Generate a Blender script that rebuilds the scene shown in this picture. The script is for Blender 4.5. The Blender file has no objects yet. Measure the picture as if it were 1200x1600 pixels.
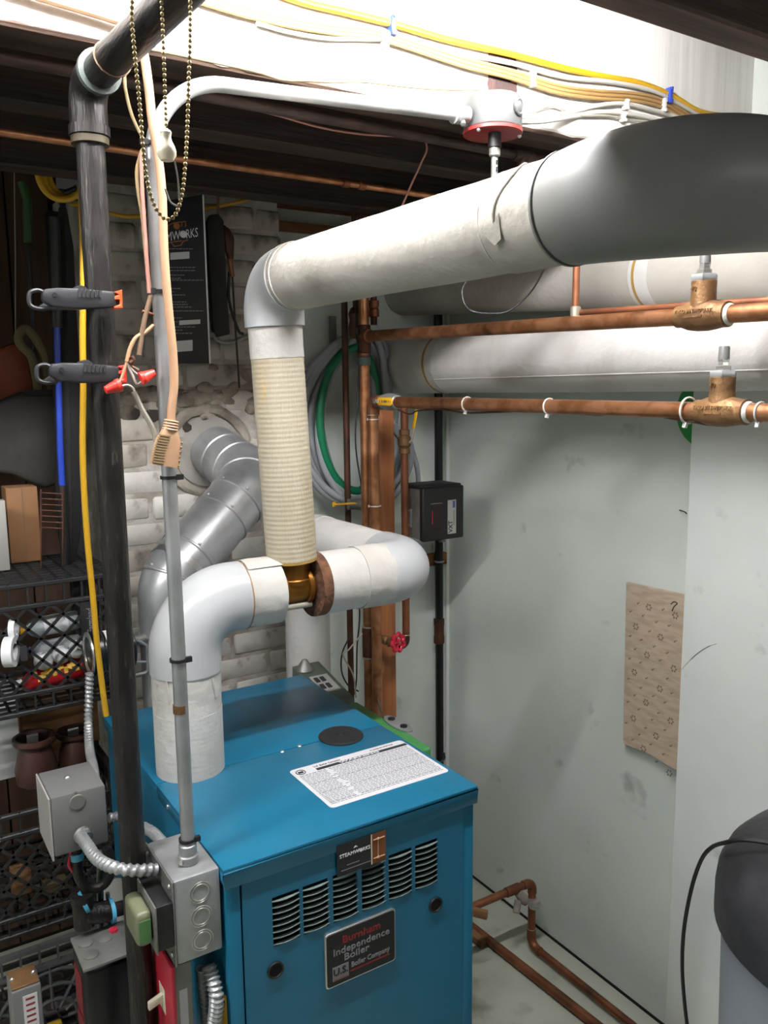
import bpy, bmesh, math, random
from mathutils import Vector, Matrix, noise
random.seed(7)
S = bpy.context.scene
COL = S.collection
V = Vector
PI = math.pi

# ------------------------------------------------------------------ camera
FPX, AZ, PITCH, ROLL = 1302.7, math.radians(32.2725), math.radians(8.6513), math.radians(-0.6154)
CAM = V((0, 0, 1.68))
_F = V((math.sin(AZ), math.cos(AZ), 0)); _R = V((math.cos(AZ), -math.sin(AZ), 0)); _U = V((0, 0, 1))
_fw = _F * math.cos(PITCH) - _U * math.sin(PITCH)
_up = _U * math.cos(PITCH) + _F * math.sin(PITCH)
RT = _R * math.cos(ROLL) + _up * math.sin(ROLL)
UP = _up * math.cos(ROLL) - _R * math.sin(ROLL)
cd = bpy.data.cameras.new('camera')
cd.sensor_fit = 'HORIZONTAL'; cd.sensor_width = 36; cd.lens = 36 * FPX / 1200
cd.clip_start = 0.05; cd.clip_end = 50
cam = bpy.data.objects.new('camera', cd); COL.objects.link(cam)
cam.matrix_world = Matrix(((RT.x, UP.x, -_fw.x, CAM.x), (RT.y, UP.y, -_fw.y, CAM.y), (RT.z, UP.z, -_fw.z, CAM.z), (0, 0, 0, 1)))
S.camera = cam

def A(px, py, x=None, y=None, z=None):
    """point of the room on the plane x=, y= or z= that is sighted at this pixel"""
    d = RT * ((px - 600) / FPX) - UP * ((py - 800) / FPX) + _fw
    t = x / d.x if x is not None else y / d.y if y is not None else (z - CAM.z) / d.z
    return CAM + d * t

# ------------------------------------------------------------------ world, exposure
w = bpy.data.worlds.new('world'); S.world = w; w.use_nodes = True
w.node_tree.nodes['Background'].inputs[0].default_value = (1, .97, .93, 1)
w.node_tree.nodes['Background'].inputs[1].default_value = 0.02
S.view_settings.view_transform = 'Standard'; S.view_settings.look = 'None'
S.view_settings.exposure = 0.28; S.view_settings.gamma = 1; S.view_settings.use_curve_mapping = False
TUBE_POWER = 265.0      # emission of the ceiling tube beside the white beam
FILL_LEFT = 170.0     # emission of the unseen fill tube added farther left
FILL_REAR = 42.0      # emission of the unseen fill tube added behind the viewer

# ------------------------------------------------------------------ mesh helpers
def frame(d):
    d = d.normalized()
    a = V((0, 0, 1)) if abs(d.z) < .9 else V((1, 0, 0))
    u = d.cross(a).normalized(); return u, u.cross(d).normalized()

def fillet(pts, rad, n=10):
    pts = [V(p) for p in pts]; out = [pts[0]]
    for i in range(1, len(pts) - 1):
        p, a, b = pts[i], (pts[i-1] - pts[i]).normalized(), (pts[i+1] - pts[i]).normalized()
        r = rad[i-1] if isinstance(rad, (list, tuple)) else rad
        ang = a.angle(b)
        if r <= 0 or ang > PI - .02: out.append(p); continue
        t = r / math.tan(ang / 2); bis = (a + b).normalized(); c = p + bis * (r / math.sin(ang / 2))
        s, e = p + a * t - c, p + b * t - c; tot = s.angle(e)
        for k in range(n + 1):
            f = k / n
            out.append(c + (s * math.sin((1 - f) * tot) + e * math.sin(f * tot)) / math.sin(tot))
    out.append(pts[-1]); return out

def spline(pts, n=8, closed=False):
    pts = [V(p) for p in pts]; out = []; m = len(pts)
    for i in range(m if closed else m - 1):
        if closed: p0, p1, p2, p3 = (pts[(i + k - 1) % m] for k in range(4))
        else:
            p1, p2 = pts[i], pts[i+1]; p0 = pts[i-1] if i else p1 * 2 - p2; p3 = pts[i+2] if i + 2 < m else p2 * 2 - p1
        for k in range(n):
            t = k / n
            out.append(.5 * ((2 * p1) + (p2 - p0) * t + (2 * p0 - 5 * p1 + 4 * p2 - p3) * t * t + (3 * p1 - p0 - 3 * p2 + p3) * t ** 3))
    if not closed: out.append(pts[-1])
    return out

def resample(pts, step):
    out = [pts[0]]; acc = 0
    L = sum((b - a).length for a, b in zip(pts, pts[1:])); n = max(2, int(L / step)); st = L / n; nxt = st; run = 0
    for a, b in zip(pts, pts[1:]):
        l = (b - a).length
        while l > 0 and nxt <= run + l + 1e-9 and len(out) < n: out.append(a.lerp(b, (nxt - run) / l)); nxt += st
        run += l
    out.append(pts[-1]); return out

class MB:
    def __init__(s): s.v = []; s.f = []
    def add(s, vs, fs):
        o = len(s.v); s.v += [V(p) for p in vs]; s.f += [tuple(i + o for i in f) for f in fs]; return s
    def hexa(s, c, ex, ey, ez):
        c, ex, ey, ez = V(c), V(ex), V(ey), V(ez)
        vs = [c + ex * i + ey * j + ez * k for k in (-1, 1) for j in (-1, 1) for i in (-1, 1)]
        fs = [(0, 2, 3, 1), (4, 5, 7, 6), (0, 1, 5, 4), (2, 6, 7, 3), (0, 4, 6, 2), (1, 3, 7, 5)]
        if ex.cross(ey).dot(ez) < 0: fs = [tuple(reversed(f)) for f in fs]
        return s.add(vs, fs)
    def box(s, a, b):
        a, b = V(a), V(b); h = (b - a) / 2
        return s.hexa((a + b) / 2, (abs(h.x), 0, 0), (0, abs(h.y), 0), (0, 0, abs(h.z)))
    def bar(s, a, b, wd, th, up=(0, 0, 1)):
        a, b = V(a), V(b); d = (b - a); u = V(up); sd = d.cross(u)
        if sd.length < 1e-6: sd = d.cross(V((1, 0, 0)))
        sd.normalize(); n = sd.cross(d).normalized()
        return s.hexa((a + b) / 2, d / 2, sd * wd / 2, n * th / 2)
    def tube(s, pts, r, seg=14, cap=True, closed=False, rf=None):
        pts = [V(p) for p in pts]; n = len(pts); vs = []; fs = []
        tg = []
        for i in range(n):
            if closed: d = pts[(i+1) % n] - pts[i-1]
            else: d = pts[min(i+1, n-1)] - pts[max(i-1, 0)]
            tg.append(d.normalized())
        u, _ = frame(tg[0]); run = 0
        for i in range(n):
            d = tg[i]; u = (u - d * u.dot(d)).normalized(); w_ = d.cross(u)
            rr = r[i] if isinstance(r, (list, tuple)) else r
            if i: run += (pts[i] - pts[i-1]).length
            for k in range(seg):
                th = 2 * PI * k / seg
                q = rr if rf is None else rr * rf(run, th)
                vs.append(pts[i] + (u * math.cos(th) + w_ * math.sin(th)) * q)
        for i in range(n if closed else n - 1):
            for k in range(seg):
                a, b = i * seg + k, i * seg + (k + 1) % seg; j = ((i + 1) % n) * seg
                fs.append((a, b, j + (k + 1) % seg, j + k))
        if cap and not closed:
            fs.append(tuple(reversed(range(seg)))); fs.append(tuple((n - 1) * seg + k for k in range(seg)))
        return s.add(vs, fs)
    def lathe(s, prof, c, axis=(0, 0, 1), seg=28):
        c, ax = V(c), V(axis).normalized(); u, w_ = frame(ax)
        if u.cross(w_).dot(ax) < 0: w_ = -w_
        vs = []; fs = []
        for r, h in prof:
            for k in range(seg):
                th = 2 * PI * k / seg; vs.append(c + ax * h + (u * math.cos(th) + w_ * math.sin(th)) * max(r, 1e-5))
        m = len(prof)
        for i in range(m - 1):
            for k in range(seg):
                fs.append((i*seg+k, i*seg+(k+1) % seg, (i+1)*seg+(k+1) % seg, (i+1)*seg+k))
        if prof[0][0] > 1e-4 : fs.append(tuple(reversed(range(seg))))
        if prof[-1][0] > 1e-4: fs.append(tuple((m-1)*seg+k for k in range(seg)))
        return s.add(vs, fs)
    def ring(s, c, axis, ro, ri, h, seg=28):
        """flat washer with a square section"""
        c, ax = V(c), V(axis).normalized(); u, w_ = frame(ax)
        if u.cross(w_).dot(ax) < 0: w_ = -w_
        vs = []; fs = []
        for r, hh in ((ro, 0), (ro, h), (ri, h), (ri, 0)):
            for k in range(seg):
                th = 2*PI*k/seg; vs.append(c + ax*hh + (u*math.cos(th) + w_*math.sin(th))*r)
        for i in range(4):
            j = (i + 1) % 4
            for k in range(seg): fs.append((i*seg+k, i*seg+(k+1) % seg, j*seg+(k+1) % seg, j*seg+k))
        return s.add(vs, fs)
    def torus(s, c, axis, R, r, seg=32, sides=10):
        c, ax = V(c), V(axis); u, w_ = frame(ax)
        return s.tube([c + (u*math.cos(2*PI*k/seg) + w_*math.sin(2*PI*k/seg))*R for k in range(seg)], r, sides, closed=True)
    def sphere(s, c, r, seg=14, rings=8, sc=(1, 1, 1)):
        c = V(c); prof = []
        vs = [c + V((0, 0, -r*sc[2]))]; fs = []
        for i in range(1, rings):
            p = PI * i / rings
            for k in range(seg):
                th = 2*PI*k/seg; vs.append(c + V((math.sin(p)*math.cos(th)*r*sc[0], math.sin(p)*math.sin(th)*r*sc[1], -math.cos(p)*r*sc[2])))
        vs.append(c + V((0, 0, r*sc[2]))); last = len(vs) - 1
        for k in range(seg):
            fs.append((0, 1 + (k+1) % seg, 1 + k)); fs.append((last, last - seg + k, last - seg + (k+1) % seg))
        for i in range(rings - 2):
            for k in range(seg):
                a = 1 + i*seg; fs.append((a+k, a+(k+1) % seg, a+seg+(k+1) % seg, a+seg+k))
        return s.add(vs, fs)
    def prism(s, poly, vec):
        poly = [V(p) for p in poly]; vec = V(vec); n = len(poly)
        nrm = V((0, 0, 0))
        for i in range(n): nrm += poly[i].cross(poly[(i+1) % n])
        if nrm.dot(vec) < 0: poly.reverse()
        vs = poly + [p + vec for p in poly]
        fs = [tuple(reversed(range(n))), tuple(range(n, 2*n))] + [(i, (i+1) % n, n+(i+1) % n, n+i) for i in range(n)]
        return s.add(vs, fs)

ORI = {}
def build(mb, name, mat, parent=None, bevel=0, seg=2, sharp=35, loc=None):
    """link the collected shapes as ONE mesh object (world coordinates in, local coordinates stored)"""
    if parent is not None: o_ = ORI[parent.name]
    elif loc is not None: o_ = V(loc)
    else:
        xs = [p.x for p in mb.v]; ys = [p.y for p in mb.v]; zs = [p.z for p in mb.v]
        o_ = V(((min(xs)+max(xs))/2, (min(ys)+max(ys))/2, min(zs)))
    me = bpy.data.meshes.new(name)
    me.from_pydata([tuple(p - o_) for p in mb.v], [], mb.f)
    if bevel:
        bm = bmesh.new(); bm.from_mesh(me)
        bmesh.ops.remove_doubles(bm, verts=bm.verts, dist=1e-6)
        es = [e for e in bm.edges if len(e.link_faces) == 2 and e.calc_face_angle(0) > .5]
        bmesh.ops.bevel(bm, geom=es, offset=bevel, segments=seg, affect='EDGES', profile=.5, clamp_overlap=True)
        bm.to_mesh(me); bm.free()
    me.shade_smooth()
    me.set_sharp_from_angle(angle=math.radians(sharp))
    me.materials.append(mat if not isinstance(mat, str) else MT[mat])
    o = bpy.data.objects.new(name, me); COL.objects.link(o)
    if parent is not None: o.parent = parent
    else: o.location = o_
    ORI[o.name] = o_
    return o

def tag(o, label, cat, group=None):
    o['label'] = label; o['category'] = cat
    if group: o['group'] = group
    return o
def thing(name, label, cat, loc, group=None):
    o = bpy.data.objects.new(name, None); COL.objects.link(o); o.empty_display_size = .05
    o.location = V(loc); ORI[o.name] = V(loc)
    return tag(o, label, cat, group)
def struct(mb, name, mat, **k):
    o = build(mb, name, mat, **k); o['kind'] = 'structure'; return o
def share(src, name, parent, world):
    """another object on the same mesh data (an alike piece)"""
    o = bpy.data.objects.new(name, src.data); COL.objects.link(o); o.parent = parent
    o.location = V(world) - ORI[parent.name]; ORI[o.name] = ORI[parent.name]; return o

def text(body, size, p, xd, ud, mat, parent, name='lettering', align='CENTER', ext=.0002, fit=None, bold=0, shear=0):
    cu = bpy.data.curves.new('t', 'FONT'); cu.body = body; cu.size = size; cu.extrude = ext; cu.align_x = align; cu.align_y = 'CENTER'
    cu.resolution_u = 2; cu.offset = bold * size; cu.shear = shear
    ob = bpy.data.objects.new('t', cu); COL.objects.link(ob)
    bpy.context.view_layer.update()
    me = bpy.data.meshes.new_from_object(ob.evaluated_get(bpy.context.evaluated_depsgraph_get()))
    bpy.data.objects.remove(ob); bpy.data.curves.remove(cu)
    xd, ud = V(xd).normalized(), V(ud).normalized(); nd = xd.cross(ud)
    k = 1
    if fit:
        xs = [v.co.x for v in me.vertices]; k = fit / (max(xs) - min(xs))
    o_ = ORI[parent.name]
    for v in me.vertices: v.co = V(p) + xd * v.co.x * k + ud * v.co.y + nd * (v.co.z + ext) - o_
    me.name = name; me.materials.clear(); me.materials.append(MT[mat])
    o = bpy.data.objects.new(name, me); COL.objects.link(o); o.parent = parent; ORI[o.name] = o_
    return o

# ------------------------------------------------------------------ materials
MT = {}
def lin(h):
    h = h.lstrip('#'); c = [int(h[i:i+2], 16)/255 for i in (0, 2, 4)]
    return tuple(x/12.92 if x <= .04045 else ((x+.055)/1.055)**2.4 for x in c) + (1,)
def mat(name, col, rough=.5, metal=0, col2=None, scale=6, lo=.42, hi=.62, bump=0, bscale=None, stretch=(1, 1, 1), detail=5, coat=0, col3=None, scale3=3, lo3=.55, hi3=.7, spec=.5, bdist=.01, trans=0):
    m = bpy.data.materials.new(name); m.use_nodes = True; nt = m.node_tree; b = nt.nodes['Principled BSDF']
    b.inputs['Roughness'].default_value = rough; b.inputs['Metallic'].default_value = metal
    b.inputs['Coat Weight'].default_value = coat; b.inputs['Specular IOR Level'].default_value = spec
    b.inputs['Transmission Weight'].default_value = trans
    c1 = lin(col); b.inputs['Base Color'].default_value = c1
    N, L = nt.nodes.new, nt.links.new
    if col2 or bump or col3:
        tc = N('ShaderNodeTexCoord'); mp = N('ShaderNodeMapping'); mp.inputs['Scale'].default_value = stretch
        L(tc.outputs['Object'], mp.inputs['Vector'])
    out = None
    def nz(sc, de=detail):
        n = N('ShaderNodeTexNoise'); n.inputs['Scale'].default_value = sc; n.inputs['Detail'].default_value = de
        L(mp.outputs['Vector'], n.inputs['Vector']); return n
    def layer(prev, c, sc, a, z):
        n = nz(sc); r = N('ShaderNodeMapRange'); r.inputs['From Min'].default_value = a; r.inputs['From Max'].default_value = z
        L(n.outputs['Fac'], r.inputs['Value'])
        mx = N('ShaderNodeMix'); mx.data_type = 'RGBA'; L(r.outputs['Result'], mx.inputs['Factor'])
        if prev is None: mx.inputs['A'].default_value = c1
        else: L(prev, mx.inputs['A'])
        mx.inputs['B'].default_value = lin(c); return mx.outputs['Result']
    if col2: out = layer(out, col2, scale, lo, hi)
    if col3: out = layer(out, col3, scale3, lo3, hi3)
    if out is not None: L(out, b.inputs['Base Color'])
    if bump:
        n = nz(bscale or scale * 4); bp = N('ShaderNodeBump'); bp.inputs['Strength'].default_value = bump; bp.inputs['Distance'].default_value = bdist
        L(n.outputs['Fac'], bp.inputs['Height']); L(bp.outputs['Normal'], b.inputs['Normal'])
    MT[name] = m; return m
def emit(name, col, power):
    m = bpy.data.materials.new(name); m.use_nodes = True; nt = m.node_tree; b = nt.nodes['Principled BSDF']
    b.inputs['Base Color'].default_value = (.9, .9, .9, 1); b.inputs['Emission Color'].default_value = lin(col); b.inputs['Emission Strength'].default_value = power
    MT[name] = m

mat('wall_paint', '#d3dad3', .55, col2='#cbd2cb', scale=2.2, bump=.12, bscale=30, col3='#9aa19a', scale3=9, lo3=.66, hi3=.8)
mat('panel_paint', '#dcdfda', .5, col2='#d3d7d2', scale=3, bump=.1, bscale=26, col3='#a2a7a2', scale3=11, lo3=.66, hi3=.82)
mat('floor_paint', '#b3b6a6', .45, col2='#a4a798', scale=3.5, bump=.08, bscale=20, col3='#6d6c5c', scale3=5, lo3=.6, hi3=.75)
mat('mortar', '#a5a098', .9, col2='#857e74', scale=14, bump=.8, bscale=40)
mat('brick_paint', '#bfbcb6', .75, col2='#aaa69f', scale=5, bump=.55, bscale=28, col3='#6a6056', scale3=13, lo3=.62, hi3=.72)
mat('brick_dirt_shade', '#b3ada2', .8, col2='#968f84', scale=5, bump=.6, bscale=26, col3='#51473c', scale3=12, lo3=.58, hi3=.7)
mat('stone_rough', '#938a7c', .85, col2='#5d5448', scale=12, bump=1, bscale=20, col3='#2e2822', scale3=10, lo3=.5, hi3=.6)
mat('wood_dark', '#33241c', .75, col2='#1f1510', scale=4, stretch=(.4, 6, 6), bump=.3, bscale=14)
mat('wood_joist', '#4a372b', .8, col2='#2b1e17', scale=5, stretch=(.4, 6, 6), bump=.4, bscale=14)
mat('wood_board', '#9a5f36', .6, col2='#7a4526', scale=4, stretch=(8, 8, .5), bump=.15, bscale=12)
mat('wood_post', '#a3673c', .6, col2='#864f2c', scale=5, stretch=(8, 8, .5), bump=.15, bscale=12)
mat('wood_block', '#8a5a30', .7, col2='#63401f', scale=5, stretch=(.5, 8, 8), bump=.2, bscale=12)
mat('beam_white', '#dcdad4', .55, col2='#d4d2cb', scale=6, stretch=(8, 1, .4), bump=.15, bscale=8, col3='#b3aea5', scale3=4, lo3=.68, hi3=.76)
mat('beam_brown', '#3f2721', .8, col2='#2c1b17', scale=6, stretch=(5, 1, .5), bump=.3)
mat('subfloor', '#3a2c22', .85, col2='#251a14', scale=4, stretch=(.5, 5, 5))
mat('teal', '#196583', .28, col2='#17607d', scale=5, bump=.03, bscale=50)
mat('teal_dark', '#14536b', .38)
mat('black_gloss', '#0c0d0e', .3)
mat('black', '#151515', .5)
mat('black_matte', '#111111', .8)
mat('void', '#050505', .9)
mat('black_iron', '#2a2725', .42, metal=.35, col2='#1d1a19', scale=14, stretch=(6, 6, 1), bump=.3, bscale=30, col3='#4b4642', scale3=30, lo3=.6, hi3=.72)
mat('iron_brown', '#3a2a24', .6, metal=.2, col2='#241a17', scale=18, bump=.3, bscale=30)
mat('pvc_white', '#a9abac', .28)
mat('pvc_grey', '#70706d', .42, col2='#6b6b68', scale=3, spec=.3)
mat('cloth_white', '#bdbcb8', .8, col2='#b3b0a8', scale=6, bump=.5, bscale=60, bdist=.004)
mat('cloth_tape', '#bab8b2', .75, col2='#b0aca4', scale=10, bump=.6, bscale=35, bdist=.006)
mat('cloth_cream', '#a9a59c', .85, col2='#9c978d', scale=5, bump=.5, bscale=60, bdist=.004, col3='#a08e6d', scale3=7, lo3=.66, hi3=.78)
mat('cloth_grey', '#c9c6c2', .85, col2='#bab6b1', scale=6, bump=.5, bscale=50, bdist=.004, col3='#a49f96', scale3=5, lo3=.62, hi3=.75)
mat('corrugated', '#aca38f', .85, col2='#a39880', scale=5, stretch=(3, 3, .8), bump=.3, bscale=80, bdist=.002, col3='#bd9a5e', scale3=11, lo3=.66, hi3=.74)
mat('fibre_brown', '#6f4a33', .95, col2='#4d3122', scale=30, bump=.8, bscale=60)
mat('glue_brown', '#9a7a3a', .6)
mat('brass', '#8a5d26', .35, metal=.85, col2='#6d4418', scale=14)
mat('bronze', '#8a6844', .5, metal=.55, col2='#6f5136', scale=16, bump=.35, bscale=60)
mat('copper', '#b5805c', .38, metal=.8, col2='#94623f', scale=9, stretch=(3, 3, 3), bump=.06, col3='#6e4430', scale3=6, lo3=.6, hi3=.75)
mat('copper_dull', '#8f5b3d', .5, metal=.6, col2='#6e4330', scale=9, bump=.08, col3='#55402f', scale3=14, lo3=.58, hi3=.72)
mat('copper_dark', '#573627', .55, metal=.5, col2='#3c261c', scale=12)
mat('solder', '#a7a294', .45, metal=.7)
mat('galv', '#a3a5a5', .42, metal=.55, col2='#8f9191', scale=14, bump=.08)
mat('galv_flue', '#b2b4b5', .34, metal=.6, col2='#97999a', scale=10, bump=.06)
mat('galv_dull', '#8b8b87', .45, metal=.6, col2='#76766f', scale=12)
mat('steel_bright', '#c9c8c4', .3, metal=.9)
mat('grey_cement', '#8b8378', .9, col2='#635b51', scale=12, bump=.8, bscale=26)
mat('grey_paint', '#6a6a69', .4, col2='#636362', scale=6)
mat('box_steel', '#4c4d4c', .5, metal=.2)
mat('grey_paint_light', '#9c9a95', .45)
mat('plastic_grey', '#858a91', .5, col2='#7e838a', scale=4)
mat('plastic_black', '#2c2c2f', .45, col2='#1d1d20', scale=6, bump=.15, bscale=40, col3='#3a3a3e', scale3=7, lo3=.55, hi3=.75)
mat('crate_black', '#1b1b1b', .5, col2='#242323', scale=12)
mat('crate_grey', '#4c4b4b', .55, col2='#403f3f', scale=8)
mat('yellow', '#d8a417', .42)
mat('yellow_cable', '#b68c16', .45)
mat('blue_clip', '#2743a8', .4)
mat('white_plastic', '#bdbcb8', .4)
mat('cable_beige', '#8a6c42', .5)
mat('cable_tan', '#a98566', .5)
mat('pink_wire', '#a9776a', .5)
mat('band_dull', '#453d2c', .6, metal=.3)
mat('bead_dull', '#4c5450', .6)
mat('black_iron_run', '#2a2725', .42, metal=.35, col2='#1d1a19', scale=14, stretch=(6, 1, 6), bump=.2, bscale=30)
mat('soot_grey', '#8a867f', .9, col2='#6b6862', scale=9)
mat('cable_grey', '#8d877c', .55)
mat('cable_brown', '#6e5642', .7)
mat('cord_twist', '#836f4e', .8)
mat('cable_white', '#a9a69d', .45)
mat('hose_grey', '#8b8f92', .45)
mat('hose_green', '#0f6b47', .4)
mat('green_paint', '#3f7d44', .45)
mat('green_reel', '#1f8f3f', .4)
mat('dark_panel', '#4e564e', .5)
mat('red_plate', '#7d201d', .45)
mat('red_cover', '#a82234', .4)
mat('red_wheel', '#b51a33', .35)
mat('red_nut', '#e0352a', .4)
mat('orange', '#ee5b2b', .4)
mat('ivory', '#d6ceb8', .35)
mat('bead', '#8d7c55', .35, metal=.7)
mat('paper', '#c4c4c6', .6)
mat('ink', '#26272a', .7)
mat('ink_grey', '#66666c', .7)
mat('sign_black', '#1c1d20', .4)
mat('sign_white', '#d8d8d8', .5)
mat('copper_print', '#a06238', .5)
mat('plate_grey', '#7b7c7f', .5)
mat('plate_red', '#7d1b21', .5)
mat('green_olive', '#6f7158', .4)
mat('tape_blue', '#4fa3c4', .5)
mat('label_green', '#4d7a45', .5)
mat('label_blue', '#41508f', .5)
mat('wallpaper', '#baa893', .85, col2='#ac9983', scale=20, stretch=(1, 1, 4), bump=.15)
mat('wallpaper_print', '#7d6a5a', .9)
mat('cardboard', '#7f5b39', .8, col2='#6f4d2f', scale=5)
mat('cloth_dark', '#2b2a26', .9, col2='#1e1d1a', scale=6, bump=.3)
mat('orange_bag', '#6e3010', .6)
mat('blue_handle', '#1c3a9c', .35)
mat('green_handle', '#2c4a22', .45)
mat('khaki', '#5c5338', .9)
mat('wall_brown', '#4a3323', .8, col2='#3a2618', scale=4, stretch=(6, 6, .5))
mat('red_can', '#b01a22', .3)
mat('yellow_print', '#d8b12c', .5)
mat('bottle_clear', '#aab2b6', .25)
mat('bottle_white', '#d4d6d6', .4)
mat('vase_brown', '#40261f', .4, col2='#2c1a16', scale=8)
mat('display', '#1a0508', .2)
mat('sage', '#5f6e6b', .5, metal=.3)
emit('lamp_tube_emit', '#fdfdff', TUBE_POWER)
emit('fill_left_emit', '#fdfdff', FILL_LEFT)
emit('fill_rear_emit', '#fdfdff', FILL_REAR)
XW, YB, ZC = 1.665, 2.237, 2.36
# ------------------------------------------------------------------ lamps (main ceiling tube above the top edge, plus two added fill tubes)
def tube_lamp(x0, x1, y, z, emitname, label):
    t = thing('ceiling_lamp', label, 'lamp', ((x0+x1)/2, y, z + .06))
    build(MB().box((x0-.03, y-.035, z+.045), (x1+.03, y+.035, z+.075)), 'housing', 'grey_paint_light', t, bevel=.004)
    for xx in (x0-.012, x1+.012):
        build(MB().box((xx-.012, y-.014, z-.02), (xx+.012, y+.014, z+.05)), 'socket', 'white_plastic', t, bevel=.003)
    build(MB().tube([(x0, y, z), (x1, y, z)], .016, 16), 'tube', emitname, t)
    return t
tube_lamp(.12, 1.05, .872, 2.280, 'lamp_tube_emit', 'bare fluorescent tube lamp in the joist bay beside the white beam')
tube_lamp(-1.3, -.2, .872, 2.280, 'fill_left_emit', 'added fill tube lamp farther along the same joist bay')
t3 = tube_lamp(.1, 1.2, -1.0, 2.12, 'fill_rear_emit', 'added fill tube lamp hung from the ceiling away from the boiler')
for xx in (.3, 1.0): build(MB().tube([(xx, -1.0, 2.19), (xx, -1.0, ZC)], .003, 6), 'hanger', 'steel_bright', t3)

# ------------------------------------------------------------------ the room
XW, YB, ZC = 1.665, 2.237, 2.36
struct(MB().box((-1.4, -2.4, -.1), (XW + .1, 2.9, 0)), 'floor', 'floor_paint')
struct(MB().box((XW, -2.4, 0), (XW + .1, YB + .1, ZC)), 'wall_right', 'wall_paint')
struct(MB().box((1.0, YB, 0), (XW, YB + .1, ZC)), 'wall_back', 'wall_paint')
struct(MB().box((-1.5, -2.4, 0), (-1.4, 2.9, ZC)), 'wall_left', 'wall_paint')
struct(MB().box((-1.5, -2.5, 0), (XW + .1, -2.4, ZC)), 'wall_front', 'wall_paint')
struct(MB().box((-1.5, -2.5, ZC), (XW + .1, 2.9, ZC + .06)), 'ceiling', 'subfloor')

# chimney of painted brick: a mortar core with every brick proud of it
CX0, CX1, CY = .52, 1.008, 2.1
core = struct(MB().box((CX0 + .006, CY + .004, 0), (CX1 - .006, 2.6, 2.19)), 'wall_chimney', 'mortar')
def brick_mesh(L, H, D, seed, mt):
    bm = bmesh.new(); bmesh.ops.create_cube(bm, size=1)
    for v in bm.verts: v.co = V((v.co.x * L, v.co.y * D, v.co.z * H))
    bmesh.ops.bevel(bm, geom=bm.edges[:], offset=.006, segments=1, affect='EDGES')
    for v in bm.verts:
        n = noise.noise_vector(V((v.co.x * 20 + seed * 7, v.co.y * 20, v.co.z * 20))); v.co += n * .0045
    me = bpy.data.meshes.new('brick'); bm.to_mesh(me); bm.free(); me.shade_smooth(); me.set_sharp_from_angle(angle=math.radians(50)); me.materials.append(MT[mt]); return me
BL, BH, BD = .2, .058, .1
variants = {k: [brick_mesh(BL * (1 if k == 'full' else .5), BH, BD, i, m) for i, m in enumerate(('brick_paint', 'brick_paint', 'brick_dirt_shade', 'brick_paint'))] + [brick_mesh(BL * (1 if k == 'full' else .5), BH, BD, 9, 'brick_dirt_shade')] for k in ('full', 'half')}
zz = .036; row = 0
PXL = .208
while zz < 2.16:
    rough = 1.58 < zz < 1.70
    x = CX0 + (0 if row % 2 else -.104)
    while x < CX1 - .03:
        x0, x1 = max(x, CX0), min(x + PXL, CX1 + .004)
        if x1 - x0 > .06:
            kind = 'full' if x1 - x0 > .16 else 'half'
            cx = (x0 + x1) / 2; ctr = V((cx, CY + BD / 2 + random.uniform(-.004, .004), zz))
            if (ctr.x - .79) ** 2 + (zz - 1.51) ** 2 > .105 ** 2:
                up = zz > 1.45  # upper courses darker: the beam's shade put into brick colour, besides dirt
                vi = random.choice((2, 4, 4, 2, 1)) if up else random.choice((0, 1, 3, 3, 2))
                o = bpy.data.objects.new('brick', variants[kind][vi]); COL.objects.link(o); o.parent = core
                o.location = ctr - ORI[core.name]; o.scale.x = (x1 - x0 - .008) / (BL if kind == 'full' else BL / 2)
                o.rotation_euler = (random.uniform(-.02, .02), random.uniform(-.015, .015), random.uniform(-.02, .02))
        x += PXL
    zz += .067; row += 1
# rubble and patched mortar round the flue hole and in the broken band above it
rb = MB()
for k in range(46):
    xx = random.uniform(.56, .98); z_ = random.gauss(1.66, .03); r_ = random.uniform(.012, .03)
    rb.sphere((xx, CY + .002, z_), r_, 7, 5, (1, .35, .7))
for v in rb.v: v += noise.noise_vector(v * 40) * .006
build(rb, 'patched_mortar', 'stone_rough', core)['kind'] = 'stuff'

# storage corner left of the chimney: wooden back boards
wb = struct(MB().box((-.5, 2.56, 0), (CX0 + .02, 2.6, ZC)), 'wall_storage', 'wood_dark')
bx = -.5; first = None
for k in range(9):
    wd = .112
    bo = build(MB().box((bx, 2.545, .02), (bx + wd - .005, 2.562, 2.3)), 'board', 'wall_brown', wb) if first is None else share(first, 'board', wb, ORI[wb.name] + V((k * .113, 0, 0)))
    if first is None: first = bo
    bx += .113

# joists
def joist(y0, y1, z0, m, label, x0=-1.4):
    return tag(build(MB().box((x0, y0, z0), (XW, y1, ZC)), 'ceiling_joist', m, bevel=.004, seg=1), label, 'joist')
joist(.708, .762, 2.118, 'wood_joist', 'dark brown joist ahead of the white painted beam')
wbeam = thing('ceiling_beam', 'ceiling beam with white painted side carrying the cables', 'beam', (.3, 1.22, 2.118))
build(MB().box((-1.4, 1.165, 2.118), (XW, 1.245, ZC)), 'timber', 'wood_joist', wbeam, bevel=.004, seg=1)
# painted face: a skin of paint following the beam, with a ragged lower edge
n = 160; vs = []; fs = []
for i in range(n + 1):
    x = -1.4 + (XW + 1.4) * i / n
    lo = 2.119 + .006 * (noise.noise(V((x * 9, 0, 3))) + .6 * noise.noise(V((x * 31, 5, 1)))) + .004
    vs += [(x, 1.1652, lo), (x, 1.1615, lo + .003), (x, 1.1615, ZC), (x, 1.1652, ZC)]
for i in range(n):
    a = i * 4; b = a + 4
    fs += [(a, b, b+1, a+1), (a+1, b+1, b+2, a+2), (a+2, b+2, b+3, a+3)]
build(MB().add(vs, fs), 'paint_skin', 'beam_white', wbeam)
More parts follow.
